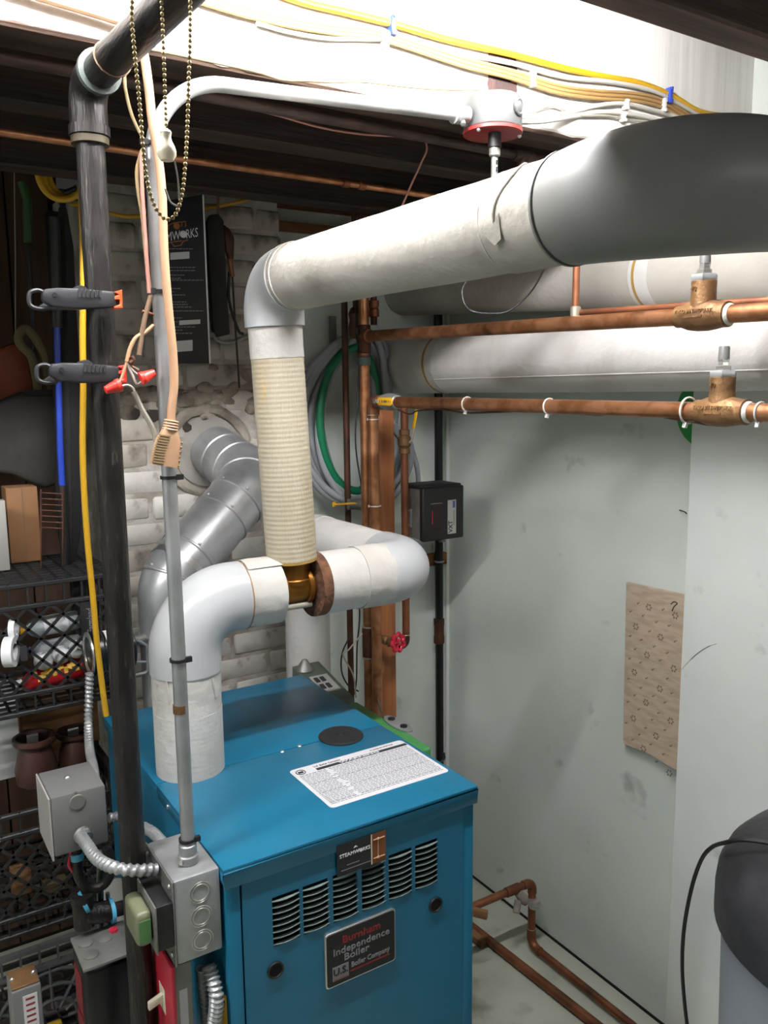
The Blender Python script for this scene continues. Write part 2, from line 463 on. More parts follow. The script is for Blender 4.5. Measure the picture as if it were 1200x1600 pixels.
# bare brown patch on the beam above the junction box
c0 = A(785, 120, y=1.161); poly = []
for k in range(26):
    th = 2 * PI * k / 26
    poly.append((c0.x + .031 * max(-1, min(1, 1.35*math.cos(th))) * (1 + .12 * noise.noise(V((k * .9, 2, 0)))), 1.1612, c0.z - .004 + .04 * max(-1, min(1, 1.3 * math.sin(th))) * (1 + .1 * noise.noise(V((k * .7, 9, 0))))))
build(MB().prism(poly, (0, -.0012, 0)), 'bare_patch', 'beam_brown', wbeam)
for (ax, ay, bx_, by) in ((815, 130, 798, 127), (758, 124, 754, 125)):
    p, q = A(ax, ay, y=1.158), A(bx_, by, y=1.158)
    build(MB().tube([p, q], .0012, 6), 'staple', 'copper', wbeam)
joist(1.455, 1.515, 2.118, 'wood_dark', 'dark joist directly behind the white painted beam')
joist(1.86, 1.92, 2.118, 'wood_dark', 'dark joist between the chimney and the copper pipe')
tag(build(MB().box((-1.4, 2.12 - .0, 2.19), (XW, 2.2, ZC)), 'sill_timber', 'wood_dark'), 'dark timber lying on top of the brick chimney', 'beam')

struct(MB().box((XW - .004, -1.6, 0), (XW, YB, .007)), 'base_gap_right', 'void')  # dark strip: shaded gap at the wall's foot put into colour
# loose white panel in front of the right wall
pe = A(1078, 727, x=1.62).y
panel = MB().box((1.62, -1.6, .0), (1.632, pe, 2.1))
tag(build(panel, 'wall_panel', 'panel_paint', bevel=.0015, seg=1), 'pale grey sheet panel standing against the green wall', 'panel')
# batten that holds the panel off the wall
tag(build(MB().box((1.632, -1.3, .0), (XW, -1.25, 2.0)), 'batten', 'wood_block'), 'wooden batten hidden behind the pale sheet panel', 'batten')
# wall-papered board tucked behind the panel edge
wp = thing('wallpaper_board', 'offcut board with beige flower wallpaper behind the panel edge', 'board', (1.64, 1.3, .73))
q = [A(978, 910, x=1.642), A(1072, 931, x=1.642), A(1062, 1207, x=1.642), A(1048, 1200, x=1.642), A(1015, 1179, x=1.642), A(975, 1163, x=1.642), A(973, 1155, x=1.642)]
build(MB().prism(q, (.012, 0, 0)), 'board', 'wallpaper', wp, bevel=.0012, seg=1)
fl = MB()
ylo, yhi = A(1060, 1000, x=1.642).y, q[0].y
for r_ in range(13):
    for c_ in range(4):
        yy = ylo + .012 + (yhi - ylo - .03) * (c_ + .5 * (r_ % 2)) / 3.5 + random.uniform(-.003, .003); zz_ = .772 + .0295 * r_ + random.uniform(-.003, .003) - .06 * (1 - (yy - ylo) / (yhi - ylo)) * (1 - r_ / 13)
        if yy > yhi - .006: continue
        if (r_ + 2 * c_) % 4 == 0:
            for j in range(6): fl.sphere((1.6418, yy + .0068 * math.cos(j * PI / 3), zz_ + .0068 * math.sin(j * PI / 3)), .0030, 6, 4, (.12, 1, 1))
        else:
            fl.sphere((1.6418, yy, zz_), .0030, 6, 4, (.12, 1.1, .8)); fl.sphere((1.6418, yy - .004, zz_ + .003), .002, 5, 4, (.12, 1, 1))
build(fl, 'flower_print', 'wallpaper_print', wp)['kind'] = 'stuff'
build(MB().tube(spline([A(1048, 944, x=1.641), A(1053, 940, x=1.641), A(1058, 943, x=1.641), A(1053, 948, x=1.641), A(1050, 955, x=1.641)], 5), .0011, 6), 'pencil_mark', 'ink', wp)
# hook in the wall and a pencil stroke on the panel
tag(build(MB().tube(spline([A(1062, 797, x=XW), A(1070, 800, x=XW - .03), A(1073, 803, x=XW - .03)], 4), .0015, 6), 'wall_hook', 'black'), 'small bent nail in the wall beside the panel edge', 'nail')
# green reel behind the panel edge
gr = thing('hose_reel', 'green disc reel peeping out behind the pale panel edge', 'reel', A(1085, 667, x=1.65))
gc = A(1107, 640, x=1.65)
build(MB().lathe([(.0, -.006), (.080, -.006), (.084, -.003), (.084, .004), (.0, .004)], (1.648, gc.y, gc.z - .005), (1, 0, 0), 40), 'disc', 'green_reel', gr)
bd = MB()
for k in range(30):
    th = PI * .55 + k * PI * .9 / 30
    bd.sphere((1.640, gc.y + math.sin(th + 1.6) * .066, gc.z - .005 + math.cos(th + 1.6) * .066), .0032, 6, 4)
build(bd, 'bead_rim', 'steel_bright', gr)

# ------------------------------------------------------------------ boiler
BX0, BX1, BY0, BY1, BZ = .387, .848, 1.055, 1.72, 1.0
bo = thing('boiler', 'teal sheet metal steam boiler with louvred front', 'boiler', ((BX0+BX1)/2, (BY0+BY1)/2, 0))
build(MB().box((BX0+.004, BY0+.004, .03), (BX0+.012, BY1-.004, BZ-.006)), 'side_panel', 'teal', bo, bevel=.002)
build(MB().box((BX1-.012, BY0+.004, .03), (BX1-.004, BY1-.004, BZ-.006)), 'side_panel', 'teal', bo, bevel=.002)
build(MB().box((BX0+.01, BY1-.012, .03), (BX1-.01, BY1-.004, BZ-.006)), 'back_panel', 'teal', bo)
build(MB().box((BX0+.02, BY0+.02, 0), (BX1-.02, BY1-.02, .04)), 'base', 'black_matte', bo)
build(MB().box((BX0+.014, BY0+.045, .05), (BX1-.014, BY0+.05, BZ-.02)), 'dark_interior', 'void', bo)  # black sheet stands in for the shade behind the louvres
# corner flanges of the front
for xa, xb in ((BX0+.004, BX0+.027), (BX1-.027, BX1-.004)):
    build(MB().box((xa, BY0+.002, .03), (xb, BY0+.01, BZ-.03)), 'corner_flange', 'teal', bo, bevel=.0025)
# top: front lid with lip, rear lid
SEAM = 1.363
build(MB().box((BX0, BY0-.004, BZ-.007), (BX1, SEAM-.0012, BZ)).box((BX0, BY0-.004, BZ-.032), (BX1, BY0, BZ-.0065)).box((BX0, BY0-.004, BZ-.025), (BX0+.003, SEAM-.0012, BZ-.0065)).box((BX1-.003, BY0-.004, BZ-.025), (BX1, SEAM-.0012, BZ-.0065)), 'front_lid', 'teal', bo, bevel=.0016)
build(MB().box((BX0, SEAM+.0012, BZ-.007), (BX1, BY1, BZ)).box((BX0, SEAM+.0012, BZ-.025), (BX0+.003, BY1, BZ-.0065)).box((BX1-.003, SEAM+.0012, BZ-.025), (BX1, BY1, BZ-.0065)), 'rear_lid', 'teal', bo, bevel=.0016)
for (px_, py_) in ((441, 1175), (468, 1166)):
    p = A(px_, py_, z=BZ); build(MB().lathe([(.0045, 0), (.0045, .001), (.003, .0026), (0, .003)], p, (0, 0, 1), 12), 'screw', 'steel_bright', bo)
for yy in (1.09, 1.3): build(MB().lathe([(.004, 0), (.004, .002), (0, .003)], (BX0, yy, BZ-.014), (-1, 0, 0), 10), 'screw', 'steel_bright', bo)
build(MB().lathe([(.044, 0), (.044, .002), (.041, .0045), (.008, .005), (.006, .0085), (0, .009)], (.752, 1.358, BZ), (0, 0, 1), 36), 'flue_plug', 'black_matte', bo)
# front panel built round the louvre openings
F0, F1 = BX0+.0285, BX1-.0285; ZT = BZ-.033
LZ0, LZ1 = .848, .928
groups = [(.462, .507), (.513, .556), (.565, .608), (.617, .659), (.668, .713), (.720, .765)]
fp = MB(); ya, yb = BY0, BY0+.004
fp.box((F0, ya, LZ1), (F1, yb, ZT)); fp.box((F0, ya, .05), (F1, yb, LZ0))
xs = [F0] + [c for g in groups for c in g] + [F1]
for k in range(0, len(xs), 2): fp.box((xs[k], ya, LZ0), (xs[k+1], yb, LZ1))
fpo = build(fp, 'front_panel', 'teal', bo)
lv = None
NL = 8; pitch = (LZ1 - LZ0) / NL
def louver_mesh(x0, x1, z):
    m = MB(); n_ = 10; vs = []; fs = []
    for i in range(n_ + 1):
        f = i / n_; x = x0 + (x1 - x0) * f; b_ = 1 - (2 * f - 1) ** 2
        sag = .0016 * b_; out = .0034 * b_
        vs += [(x, ya - out*.6 - .0006, z - sag), (x, ya - out*.6 - .0006, z - sag - .0008), (x, ya + .0015, z - .0004 - sag*.5), (x, ya + .0015, z + .0006 - sag*.5)]
    for i in range(n_):
        a = i * 4; b_ = a + 4
        for j in range(4): fs.append((a + j, b_ + j, b_ + (j+1) % 4, a + (j+1) % 4))
    fs += [(0, 1, 2, 3), (n_*4+3, n_*4+2, n_*4+1, n_*4)]
    return m.add(vs, fs)
for g in groups:
    for k in range(NL):
        if lv is None: lv = build(louver_mesh(g[0]-.0005, g[1]+.0005, LZ0 + .004), 'louver', 'sage', fpo); base_p = (g[0], LZ0 + .004)
        else: o = share(lv, 'louver', fpo, ORI[fpo.name] + V((g[0] - base_p[0], 0, k * pitch)))
for (px_, py_) in ((430, 1515), (680, 1413)):
    p = A(px_, py_, y=BY0)
    pt = build(MB().ring(p + V((0, .001, 0)), (0, -1, 0), .0135, .0105, .0045, 28), 'peep_hole', 'black', bo, bevel=.0008)
    build(MB().lathe([(.0106, 0), (.0106, .0015), (0, .0015)], p, (0, -1, 0), 24), 'hole_shade', 'void', pt)  # black disc paints the shade inside the hole
# maker's plate
def rrect(x0, x1, z0, z1, r, y, n_=5):
    out = []
    for (cx, cz, a0) in ((x1-r, z1-r, 0), (x0+r, z1-r, PI/2), (x0+r, z0+r, PI), (x1-r, z0+r, 1.5*PI)):
        for k in range(n_ + 1):
            th = a0 + PI/2*k/n_; out.append((cx + r*math.cos(th), y, cz + r*math.sin(th)))
    return out
npl = build(MB().prism(rrect(.546, .677, .742, .836, .006, BY0), (0, -.005, 0)), 'maker_plate', 'steel_bright', bo, bevel=.0012)
build(MB().prism(rrect(.5485, .6745, .7445, .8335, .005, BY0-.005), (0, -.0006, 0)), 'plate_face', 'black_gloss', npl)
Xd, Zd = (1, 0, 0), (0, 0, 1); yp = BY0 - .0057
text('Burnham', .017, (.612, yp, .817), Xd, Zd, 'plate_red', npl, fit=.070, bold=.02)
text('Independence', .0165, (.612, yp, .8005), Xd, Zd, 'plate_grey', npl, fit=.104, bold=.012)
text('Boiler', .0165, (.602, yp, .7865), Xd, Zd, 'plate_grey', npl, fit=.046, bold=.012)
build(MB().box((.558, yp, .7525), (.587, yp-.0003, .7765)), 'plate_logo_field', 'plate_grey', npl)
text('U.S.', .0165, (.5725, yp-.0004, .7665), Xd, Zd, 'black_gloss', npl, fit=.026, bold=.02)
text('Boiler Company', .0125, (.628, yp, .7685), Xd, Zd, 'plate_grey', npl, fit=.072, bold=.02)
build(MB().box((.590, yp, .7575), (.664, yp-.0003, .760)).box((.560, yp-.0003, .7545), (.585, yp-.0006, .7555)), 'plate_stripe', 'plate_red', npl)
# rating label on the lid
lb = build(MB().prism([(x, y, BZ) for x, z_, y in ((p[0], 0, p[2]) for p in rrect(.600, .840, 1.120, 1.279, .008, 0))], (0, 0, .0008)), 'warning_label', 'paper', bo)
lz = BZ + .0008
build(MB().box((.645, 1.2525, lz), (.8385, 1.2615, lz+.0002)), 'label_band', 'ink', lb)
text('WARNING', .008, (.735, 1.257, lz+.0002), Xd, (0, 1, 0), 'paper', lb, fit=.085, bold=.03)
text('U.S. Boiler Company', .0075, (.672, 1.268, lz), Xd, (0, 1, 0), 'ink', lb, fit=.055)
text('Independence', .0055, (.79, 1.270, lz), Xd, (0, 1, 0), 'ink', lb, fit=.05)
bmL = MB(); bmL.torus((.616, 1.262, lz), (0, 0, 1), .0085, .0009, 20, 6); bmL.box((.611, 1.2585, lz), (.621, 1.2655, lz+.0004))
build(bmL, 'label_emblem', 'ink', lb)
pr = MB()
for i in range(26):
    yy = 1.2465 - i * .0046; x = .607
    while x < .833:
        l_ = random.uniform(.003, .011)
        if abs(x - .658) > .004: pr.box((x, yy, lz), (min(x + l_, .834), yy + (.0017 if i % 8 else .0024), lz + .0001))
        x += l_ + .0016
build(pr, 'printed_text', 'ink_grey', lb)['kind'] = 'stuff'
# business card stuck on the front
card = thing('business_card', 'black and copper business card stuck above the louvres', 'card', (.615, BY0-.004, .926))
cy = BY0 - .0045
build(MB().box((.5705, cy, .927), (.6595, cy-.0006, .9785)), 'card_stock', 'sign_black', card)
build(MB().box((.6335, cy-.0006, .9272), (.6593, cy-.0009, .9783)), 'picture', 'copper_dull', card)
build(MB().box((.632, cy-.0006, .9272), (.6338, cy-.0010, .9783)), 'picture_edge', 'ivory', card)
pm = MB()
for zz_ in (.9365, .968): pm.tube([(.636, cy-.001, zz_), (.657, cy-.001, zz_)], .0011, 6); pm.sphere((.645, cy-.0012, zz_), .0024, 8, 6)
pm.tube([(.645, cy-.001, .9365), (.645, cy-.001, .968)], .0008, 6)
build(pm, 'gauge_print', 'cable_tan', card)
text('STEAMW', .0082, (.5925, cy-.0006, .9585), Xd, Zd, 'sign_white', card, fit=.0355, bold=.015)
text('RKS', .0082, (.6235, cy-.0006, .9585), Xd, Zd, 'sign_white', card, fit=.0135, bold=.015)
build(MB().lathe([(.0031, 0), (.0031, .0003), (0, .0003)], (.6135, cy-.0006, .9585), (0, -1, 0), 16).prism([(.6, cy-.0006, .966), (.604, cy-.0006, .9695), (.608, cy-.0006, .966), (.604, cy-.0006, .9665)], (0, -.0003, 0)), 'emblem', 'sign_white', card)['kind'] = 'stuff'
bl = MB()
for z0, xa, xb in ((.9405, .588, .610), (.9335, .578, .6315)):
    x = xa
    while x < xb: bl.box((x, cy-.0006, z0), (min(x+.003, xb), cy-.0008, z0+.0017)); x += .0038
build(bl, 'small_print', 'plate_grey', card)['kind'] = 'stuff'
# ------------------------------------------------------------------ near-boiler steam header (insulated)
def wr(seed, amp, sx=30, st=2.2):
    def f(s, th): return 1 + amp * noise.noise(V((math.cos(th) * st + seed, math.sin(th) * st, s * sx))) + amp * .5 * noise.noise(V((math.cos(th) * 5, math.sin(th) * 5 + seed, s * sx * 2.3)))
    return f
def dense(a, b, n): return [V(a).lerp(V(b), i / n) for i in range(n + 1)]
HX, HY, HZ, HR = .459, 1.39, 1.305, .0605
hd = thing('steam_header', 'white insulated steam header looping above the boiler top', 'pipe', (HX, HY, BZ))
# riser out of the boiler: ribbed sleeve, wrinkled tape, PVC elbow cover, taped run
build(MB().tube(dense((HX, HY, BZ), (HX, HY, 1.115), 40), HR, 40, rf=lambda s, th: 1 + .0025 * math.sin(s * 2 * PI / .0085)), 'riser_sleeve', 'cloth_white', hd)
build(MB().tube(dense((HX, HY, 1.108), (HX, HY, 1.195), 26), HR - .0003, 44, rf=wr(3, .024, 26)), 'cloth_tape', 'cloth_tape', hd)
for (pa, pb) in (((252, 1062), (262, 1105)), ((325, 1058), (333, 1092))):
    a_, b_ = A(pa[0], pa[1], y=HY - HR*.75), A(pb[0], pb[1], y=HY - HR*.75)
    for q_ in (a_, b_):
        d_ = V((q_.x - HX, q_.y - HY, 0)); d_ = d_.normalized() * (HR + .0002); q_.x, q_.y = HX + d_.x, HY + d_.y
    build(MB().tube(spline([a_, (a_ + b_) / 2 + V((.001, -.001, 0)), b_], 5), [.0005] + [.0021] * 9 + [.0005], 8), 'tape_wrinkle', 'cloth_tape', hd)
el = fillet([(HX, HY, 1.185), (HX, HY, HZ), (.567, HY, HZ)], .088, 18)
build(MB().tube(el, HR + .002, 44), 'elbow_cover', 'pvc_white', hd)
build(MB().ring((.566, HY, HZ), (1, 0, 0), HR + .0026, HR - .002, .0022, 44), 'cover_seam', 'cable_beige', hd)
build(MB().tube(dense((.565, HY, HZ), (.635, HY, HZ), 22), HR, 44, rf=wr(8, .022, 22)), 'pipe_wrap', 'cloth_tape', hd)
fl_ = MB(); vs = []; fs = []
for i in range(13):
    for k in range(15):
        th = PI * (.32 + .62 * k / 14); x = .57 + .068 * i / 12
        rr = HR + .003 + .004 * (k / 14) ** 3 + .002 * noise.noise(V((i * .4, k * .3, 1)))
        vs.append((x, HY - rr * math.cos(PI - th) * -1 * 1.0, HZ + rr * math.sin(th)))
for i in range(12):
    for k in range(14): fs.append((i*15+k, i*15+k+1, (i+1)*15+k+1, (i+1)*15+k))
build(MB().add(vs, fs), 'tape_flap', 'cloth_tape', hd)
# bare brass tee
TX = .672
te = build(MB().tube([(.62, HY, HZ), (.73, HY, HZ)], .031, 28), 'brass_tee', 'brass', hd)
build(MB().lathe([(.036, -.0), (.036, .008), (.034, .01), (.031, .075)], (TX, HY, HZ + .01), (0, 0, 1), 28), 'tee_branch', 'brass', te)
for xx in (.645, .697): build(MB().lathe([(.033, -.006), (.0365, -.004), (.0365, .004), (.033, .006)], (xx, HY, HZ), (1, 0, 0), 28), 'tee_bead', 'brass', te)
build(MB().tube([(.636, HY-.02, HZ-.032), (.70, HY-.02, HZ-.032)], .0055, 10), 'tee_rib', 'solder', te)
# right run, elbow and the leg that goes back and down behind the boiler
RX0, RX1, EY = .712, .945, 1.87
vs_ = dense((RX0, HY, HZ), (.815, HY, HZ), 24)
build(MB().tube(vs_, HR, 44, cap=False, rf=wr(5, .012, 16)), 'pipe_wrap', 'cloth_white', hd)
build(MB().ring((RX0 - .004, HY, HZ), (1, 0, 0), HR + .001, .031, .02, 44), 'insulation_end', 'fibre_brown', hd)
build(MB().tube(dense((.808, HY, HZ), (.872, HY, HZ), 20), HR + .0018, 44, rf=wr(11, .022, 22)), 'cloth_tape', 'cloth_tape', hd)
el2 = fillet([(.868, HY, HZ), (RX1, HY, HZ), (RX1, 1.50, HZ)], .068, 18)
build(MB().tube(el2, HR + .002, 44), 'elbow_cover', 'pvc_white', hd)
build(MB().tube(dense((RX1, 1.495, HZ), (RX1, EY - .06, HZ), 30), HR - .001, 40, rf=wr(15, .012, 14)), 'pipe_wrap', 'cloth_grey', hd)
el3 = fillet([(RX1, EY - .1, HZ), (RX1, EY, HZ), (RX1, EY, HZ - .1)], .07, 14)
build(MB().tube(el3, HR + .001, 40), 'elbow_cover', 'cloth_grey', hd)
build(MB().tube(dense((RX1, EY, HZ - .09), (RX1 - .005, EY, .35), 120), HR - .003, 36, rf=lambda s, th: 1 + .006 * math.sin(s * 2 * PI / .0105)), 'return_leg', 'cloth_white', hd)

# ------------------------------------------------------------------ steam main: riser from the tee, long run to the grey elbow
sm = thing('steam_main', 'cream insulated steam main rising to a grey plastic elbow', 'pipe', (TX, HY, HZ + .07))
r0 = V((TX, HY, 1.362)); MZ = 1.862; rt = V((.648, HY, MZ))
MR = .0475
def up(z): return r0.lerp(rt, (z - r0.z) / (rt.z - r0.z))
build(MB().tube([up(1.362 + .377 * i / 220) for i in range(221)], MR, 40, rf=lambda s, th: 1 + .005 * math.sin(s * 2 * PI / .0088)), 'corrugated_sleeve', 'corrugated', sm)
build(MB().ring(up(1.357), (rt - r0), MR, .03, .008, 36), 'sleeve_end', 'glue_brown', sm)
build(MB().tube(dense(up(1.73), up(1.80), 16), MR + .001, 40, rf=wr(21, .012, 20)), 'cloth_tape', 'cloth_white', sm)
ea = A(930, 322, x=.655); ea = V((.66, .655, 1.862))
el4 = fillet([up(1.785), rt, (.650, HY - .12, MZ)], .062, 16)
build(MB().tube(el4, .0535, 44), 'elbow_cover', 'pvc_white', sm)
build(MB().tube(dense((.650, HY - .09, MZ), ea, 90), .0545, 48, rf=wr(25, .016, 6)), 'pipe_wrap', 'cloth_cream', sm)
build(MB().tube(dense(V((.650, HY - .09, MZ)).lerp(ea, .84), ea, 24), .0560, 48, rf=wr(31, .018, 18)), 'cloth_tape', 'cloth_cream', sm)
for i_, f_ in enumerate((.0, .025, .845)):
    c_ = V((.650, HY - .085, MZ)).lerp(ea, f_); build(MB().torus(c_, ea - V((.65, HY-.09, MZ)), .0552, .0014, 40, 6), 'tape_edge', 'cloth_tape', sm)
# folds in the tape near the grey elbow
as_ = V((.650, HY - .085, MZ)); pdir = (ea - as_).normalized()
def on_main(f_, th, dr=.0): return as_.lerp(ea, f_) + (V((-1, 0, 0)) * math.cos(th) + V((0, 0, 1)) * math.sin(th)) * (.0562 + dr)
build(MB().tube([on_main(.90 + .012 * math.sin(k * .5), math.radians(75 - 8.5 * k), .0008) for k in range(13)], [.0004] + [.0016] * 11 + [.0004], 8), 'tape_fold', 'cloth_cream', sm)
fv = [on_main(.865, math.radians(-22), .001), on_main(.885, math.radians(-16), .003), on_main(.905, math.radians(-2), .001), on_main(.902, math.radians(-28), .002), on_main(.885, math.radians(-33), .004)]
build(MB().prism(fv, V((-.0012, 0, -.0004))), 'torn_flap', 'cloth_cream', sm)
# grey PVC elbow: bulging cover swinging towards the right wall
g = fillet([ea + V((0, .01, 0)), (.662, .515, 1.866), (1.30, .525, 1.872)], .13, 26)
L_ = 0; rs = []; tot = sum((b - a).length for a, b in zip(g, g[1:26]))
for i, p in enumerate(g):
    if i: L_ += (g[i] - g[i-1]).length
    f_ = min(1, L_ / .24); rs.append(.0585 + .0055 * math.sin(PI * f_))
build(MB().tube(g, rs, 56), 'elbow_cover', 'pvc_grey', sm)
build(MB().ring(ea + V((0, .012, 0)), (0, 1, 0), .0595, .054, .003, 48), 'cover_edge', 'grey_paint', sm)
gx = fillet([(1.18, .525, 1.868), (1.49, .53, 1.878), (1.492, .775, 1.888)], .1, 14)
build(MB().tube(gx, .064, 40), 'pipe_wrap', 'cloth_cream', sm)

# ------------------------------------------------------------------ two insulated return pipes along the right wall
def along(x, pa, pb, y0, y1):
    a, b = A(pa[0], pa[1], x=x), A(pb[0], pb[1], x=x); d = (b - a) / (b.y - a.y)
    return a + d * (y0 - a.y), a + d * (y1 - a.y)
b0, b1 = along(1.492, (700, 452), (1100, 424), YB, .785)
rp = thing('insulated_pipe', 'cream insulated pipe with brown glue line, upper of two along the green wall', 'pipe', (1.492, 1.5, 1.84))
build(MB().tube(dense(b0, b1, 80), .071, 44, rf=wr(41, .012, 5)), 'pipe_wrap', 'cloth_cream', rp)
def hoop(par, c, d, r, m, name='glue_line', wdt=.007):
    build(MB().tube([c - d * wdt / 2, c + d * wdt / 2], r, 44), name, m, par)
db = (b1 - b0).normalized(); pc = A(1003, 425, x=1.45)
hoop(rp, b0.lerp(b1, (b0.y - pc.y - .0) / (b0.y - b1.y)), db, .0722, 'glue_brown')
hoop(rp, b0.lerp(b1, (b0.y - pc.y + .012) / (b0.y - b1.y)), db, .0718, 'cloth_white', 'paper_band', .05)
c0_, c1_ = along(1.45, (600, 573), (1100, 545), YB, -1.2)
rc = thing('insulated_pipe', 'thick white insulated pipe, lower of two along the green wall', 'pipe', (1.45, 1.4, 1.64))
build(MB().tube(dense(c0_, c1_, 170), .0845, 48, rf=wr(51, .009, 5)), 'pipe_wrap', 'cloth_grey', rc)
dc = (c1_ - c0_).normalized(); pc = A(662, 570, x=1.37)
hoop(rc, c0_.lerp(c1_, (c0_.y - pc.y) / (c0_.y - c1_.y)), dc, .0858, 'glue_brown', wdt=.008)
hoop(rc, c0_.lerp(c1_, (c0_.y - pc.y + .022) / (c0_.y - c1_.y)), dc, .0853, 'cloth_white', 'paper_band', .03)
sl = MB(); 
for i in range(60):
    pass
p_a = c0_.lerp(c1_, .07) + V((-.072, 0, -.0465)); p_b = c0_.lerp(c1_, .95) + V((-.072, 0, -.0465))
build(MB().tube([p_a + V((.001, 0, .0004)), p_b + V((.001, 0, .0004))], .0012, 6), 'jacket_seam', 'cloth_grey', rc)
# ------------------------------------------------------------------ copper lines in front of the right wall
CXP = 1.18
def zip_tie(par, c, d, r, m='white_plastic', tail=(0, 0, -1), hd=True):
    mb = MB().torus(c, d, r + .0012, .0017, 24, 6)
    if hd:
        t_ = V(tail); mb.hexa(V(c) + t_ * (r + .004), V(d).normalized() * .003, V(tail) * .004, V(d).cross(t_).normalized() * .0028)
    return build(mb, 'cable_tie', m, par)
def sweat_valve(par, c, d, L, lab=True):
    """bronze flow-check valve: barrel along d, upright bonnet, hex nut, stem cap"""
    d = V(d).normalized(); c = V(c)
    prof = [(.0165, -L/2), (.0180, -L/2 + .001), (.0180, -L*.40), (.0225, -L*.26), (.0248, -L*.08), (.0248, L*.1), (.0225, L*.27), (.0205, L*.38), (.0205, L/2 - .001), (.0165, L/2)]
    vb = build(MB().lathe(prof, c, d, 36), 'check_valve', 'bronze', par)
    build(MB().lathe([(.0225, .0), (.0205, .022), (.0198, .03), (.0198, .054), (.0185, .055)], c, (0, 0, 1), 36), 'bonnet', 'bronze', vb)
    build(MB().lathe([(.0205, .054), (.0218, .056), (.0218, .063), (.0205, .065)], c, (0, 0, 1), 6), 'hex_nut', 'galv', vb)
    build(MB().lathe([(.012, .064), (.0125, .066), (.0125, .072), (.009, .073), (.0085, .078), (.0095, .079), (.0095, .083)], c, (0, 0, 1), 6), 'packing_nut', 'steel_bright', vb)
    build(MB().lathe([(.0088, .081), (.0088, .083), (.0084, .101), (.0074, .103), (0, .103)], c, (0, 0, 1), 24), 'stem_cap', 'grey_paint', vb)
    build(MB().lathe([(.0166, L/2 - .001), (.0172, L/2 + .002), (.0150, L/2 + .006)], c, d, 28), 'solder_ring', 'white_plastic', vb)
    xd = V((0, -1, 0)); sl = (d if d.y < 0 else -d)
    text('TACO 3/4 SWETCHEK', .0085, c + V((-.0243, 0, .006)) , sl, (.25, 0, 1), 'bronze', vb, fit=.072, ext=.0009, bold=.01)
    build(MB().bar(c + V((-.0248, .016, -.002)), c + V((-.0248, -.016, -.002)), .0016, .003), 'flow_arrow', 'bronze', vb)
    text('3/4', .009, c + V((-.0194, .004, .042)), V((0, -1, -.4)), V((0, -.4, 1)), 'bronze', vb, fit=.011, ext=.0009, bold=.01)
    return vb
def union_ring(par, c, d, r=.0175, L=.03, m='copper_dull', name='coupling'):
    return build(MB().lathe([(r*.86, -L/2), (r, -L/2+.001), (r, L/2-.001), (r*.86, L/2)], c, d, 28), name, m, par)

# upper copper line and the upright that feeds it
k0, k1 = along(CXP, (578, 525), (1200, 487), 1.955, -1.2)
cu1 = thing('copper_pipe', 'upper copper pipe with bronze check valve below the cream pipe', 'pipe', (CXP, 1.955, 0))
d1 = (k1 - k0).normalized()
build(MB().tube([k0, k1], .0143, 22), 'run', 'copper', cu1)
vx = k0 + d1 * ((k0.y - A(1098, 492, x=CXP).y) / -d1.y)
sweat_valve(cu1, vx, d1, .097)
union_ring(cu1, k0 + d1 * .008, d1, .0178, .034, 'copper_dull', 'tee_fitting')
lo1 = V((k0.x + .002, k0.y + .005, 0)); hi1 = V((k0.x, k0.y + .005, 2.11))
build(MB().tube([lo1, hi1], .0143, 22), 'upright', 'copper', cu1)
build(MB().lathe([(.016, -.045), (.0182, -.043), (.0182, .028), (.016, .03)], (k0.x, k0.y + .005, k0.z), (0, 0, 1), 26), 'tee_fitting', 'copper_dark', cu1)
build(MB().lathe([(.0150, -.012), (.0168, -.01), (.0168, .01), (.0150, .012)], (k0.x, k0.y + .005, k0.z - .065), (0, 0, 1), 26), 'solder_ring', 'sage', cu1)
zt = A(571, 1010, y=1.93).z
union_ring(cu1, (lo1.x, lo1.y, zt), (0, 0, 1), .0185, .085, 'copper_dark')
for dz in (.045, -.045): union_ring(cu1, (lo1.x, lo1.y, zt + dz), (0, 0, 1), .0188, .005, 'solder', 'solder_ring')
ss = MB().lathe([(.013, 0), (.013, .012), (.009, .02), (.009, .03), (0, .031)], (lo1.x, lo1.y, zt + .005), (.8, -.6, 0), 14)
build(ss, 'drain_tap', 'galv_dull', cu1)

# lower copper line with the yellow ball valve
m0, m1 = along(CXP, (612, 628), (1200, 645), 1.918, -1.2)
cu2 = thing('copper_pipe', 'lower copper pipe with yellow ball valve and cable ties', 'pipe', (CXP, 1.918, 0))
d2 = (m1 - m0).normalized()
dn = V((CXP + .005, m0.y, 0))
pth = fillet([m1, m0, V((m0.x, m0.y, m0.z - .1)), dn], [.024, .5], 10)
build(MB().tube(pth, .0143, 22), 'run', 'copper', cu2)
build(MB().tube(fillet([m0 + d2 * .03, m0, m0 + V((0, 0, -.036))], .024, 10), .0172, 22), 'elbow', 'copper_dull', cu2)
bv = build(MB().lathe([(.016, -.036), (.0185, -.034), (.0185, -.022), (.0215, -.016), (.0225, 0), (.0215, .016), (.0185, .022), (.0185, .034), (.016, .036)], m0 + d2 * .085, d2, 28), 'ball_valve', 'galv', cu2)
hc = m0 + d2 * .105 + V((-.032, 0, .002))
Ld = d2
build(MB().prism([hc + Ld * a + V((0, 0, b)) for a, b in ((-.028, -.010), (.030, -.011), (.036, -.006), (.036, .006), (.030, .0105), (-.028, .010), (-.031, .006), (-.031, -.006))], (.004, 0, 0)), 'valve_handle', 'yellow', bv, bevel=.0012)
build(MB().lathe([(.006, 0), (.006, .03), (.0075, .031), (.0075, .036), (0, .037)], m0 + d2 * .066 + V((-.002, 0, 0)), (-1, 0, .1), 10), 'valve_stem', 'steel_bright', bv)
pt_ = MB(); 
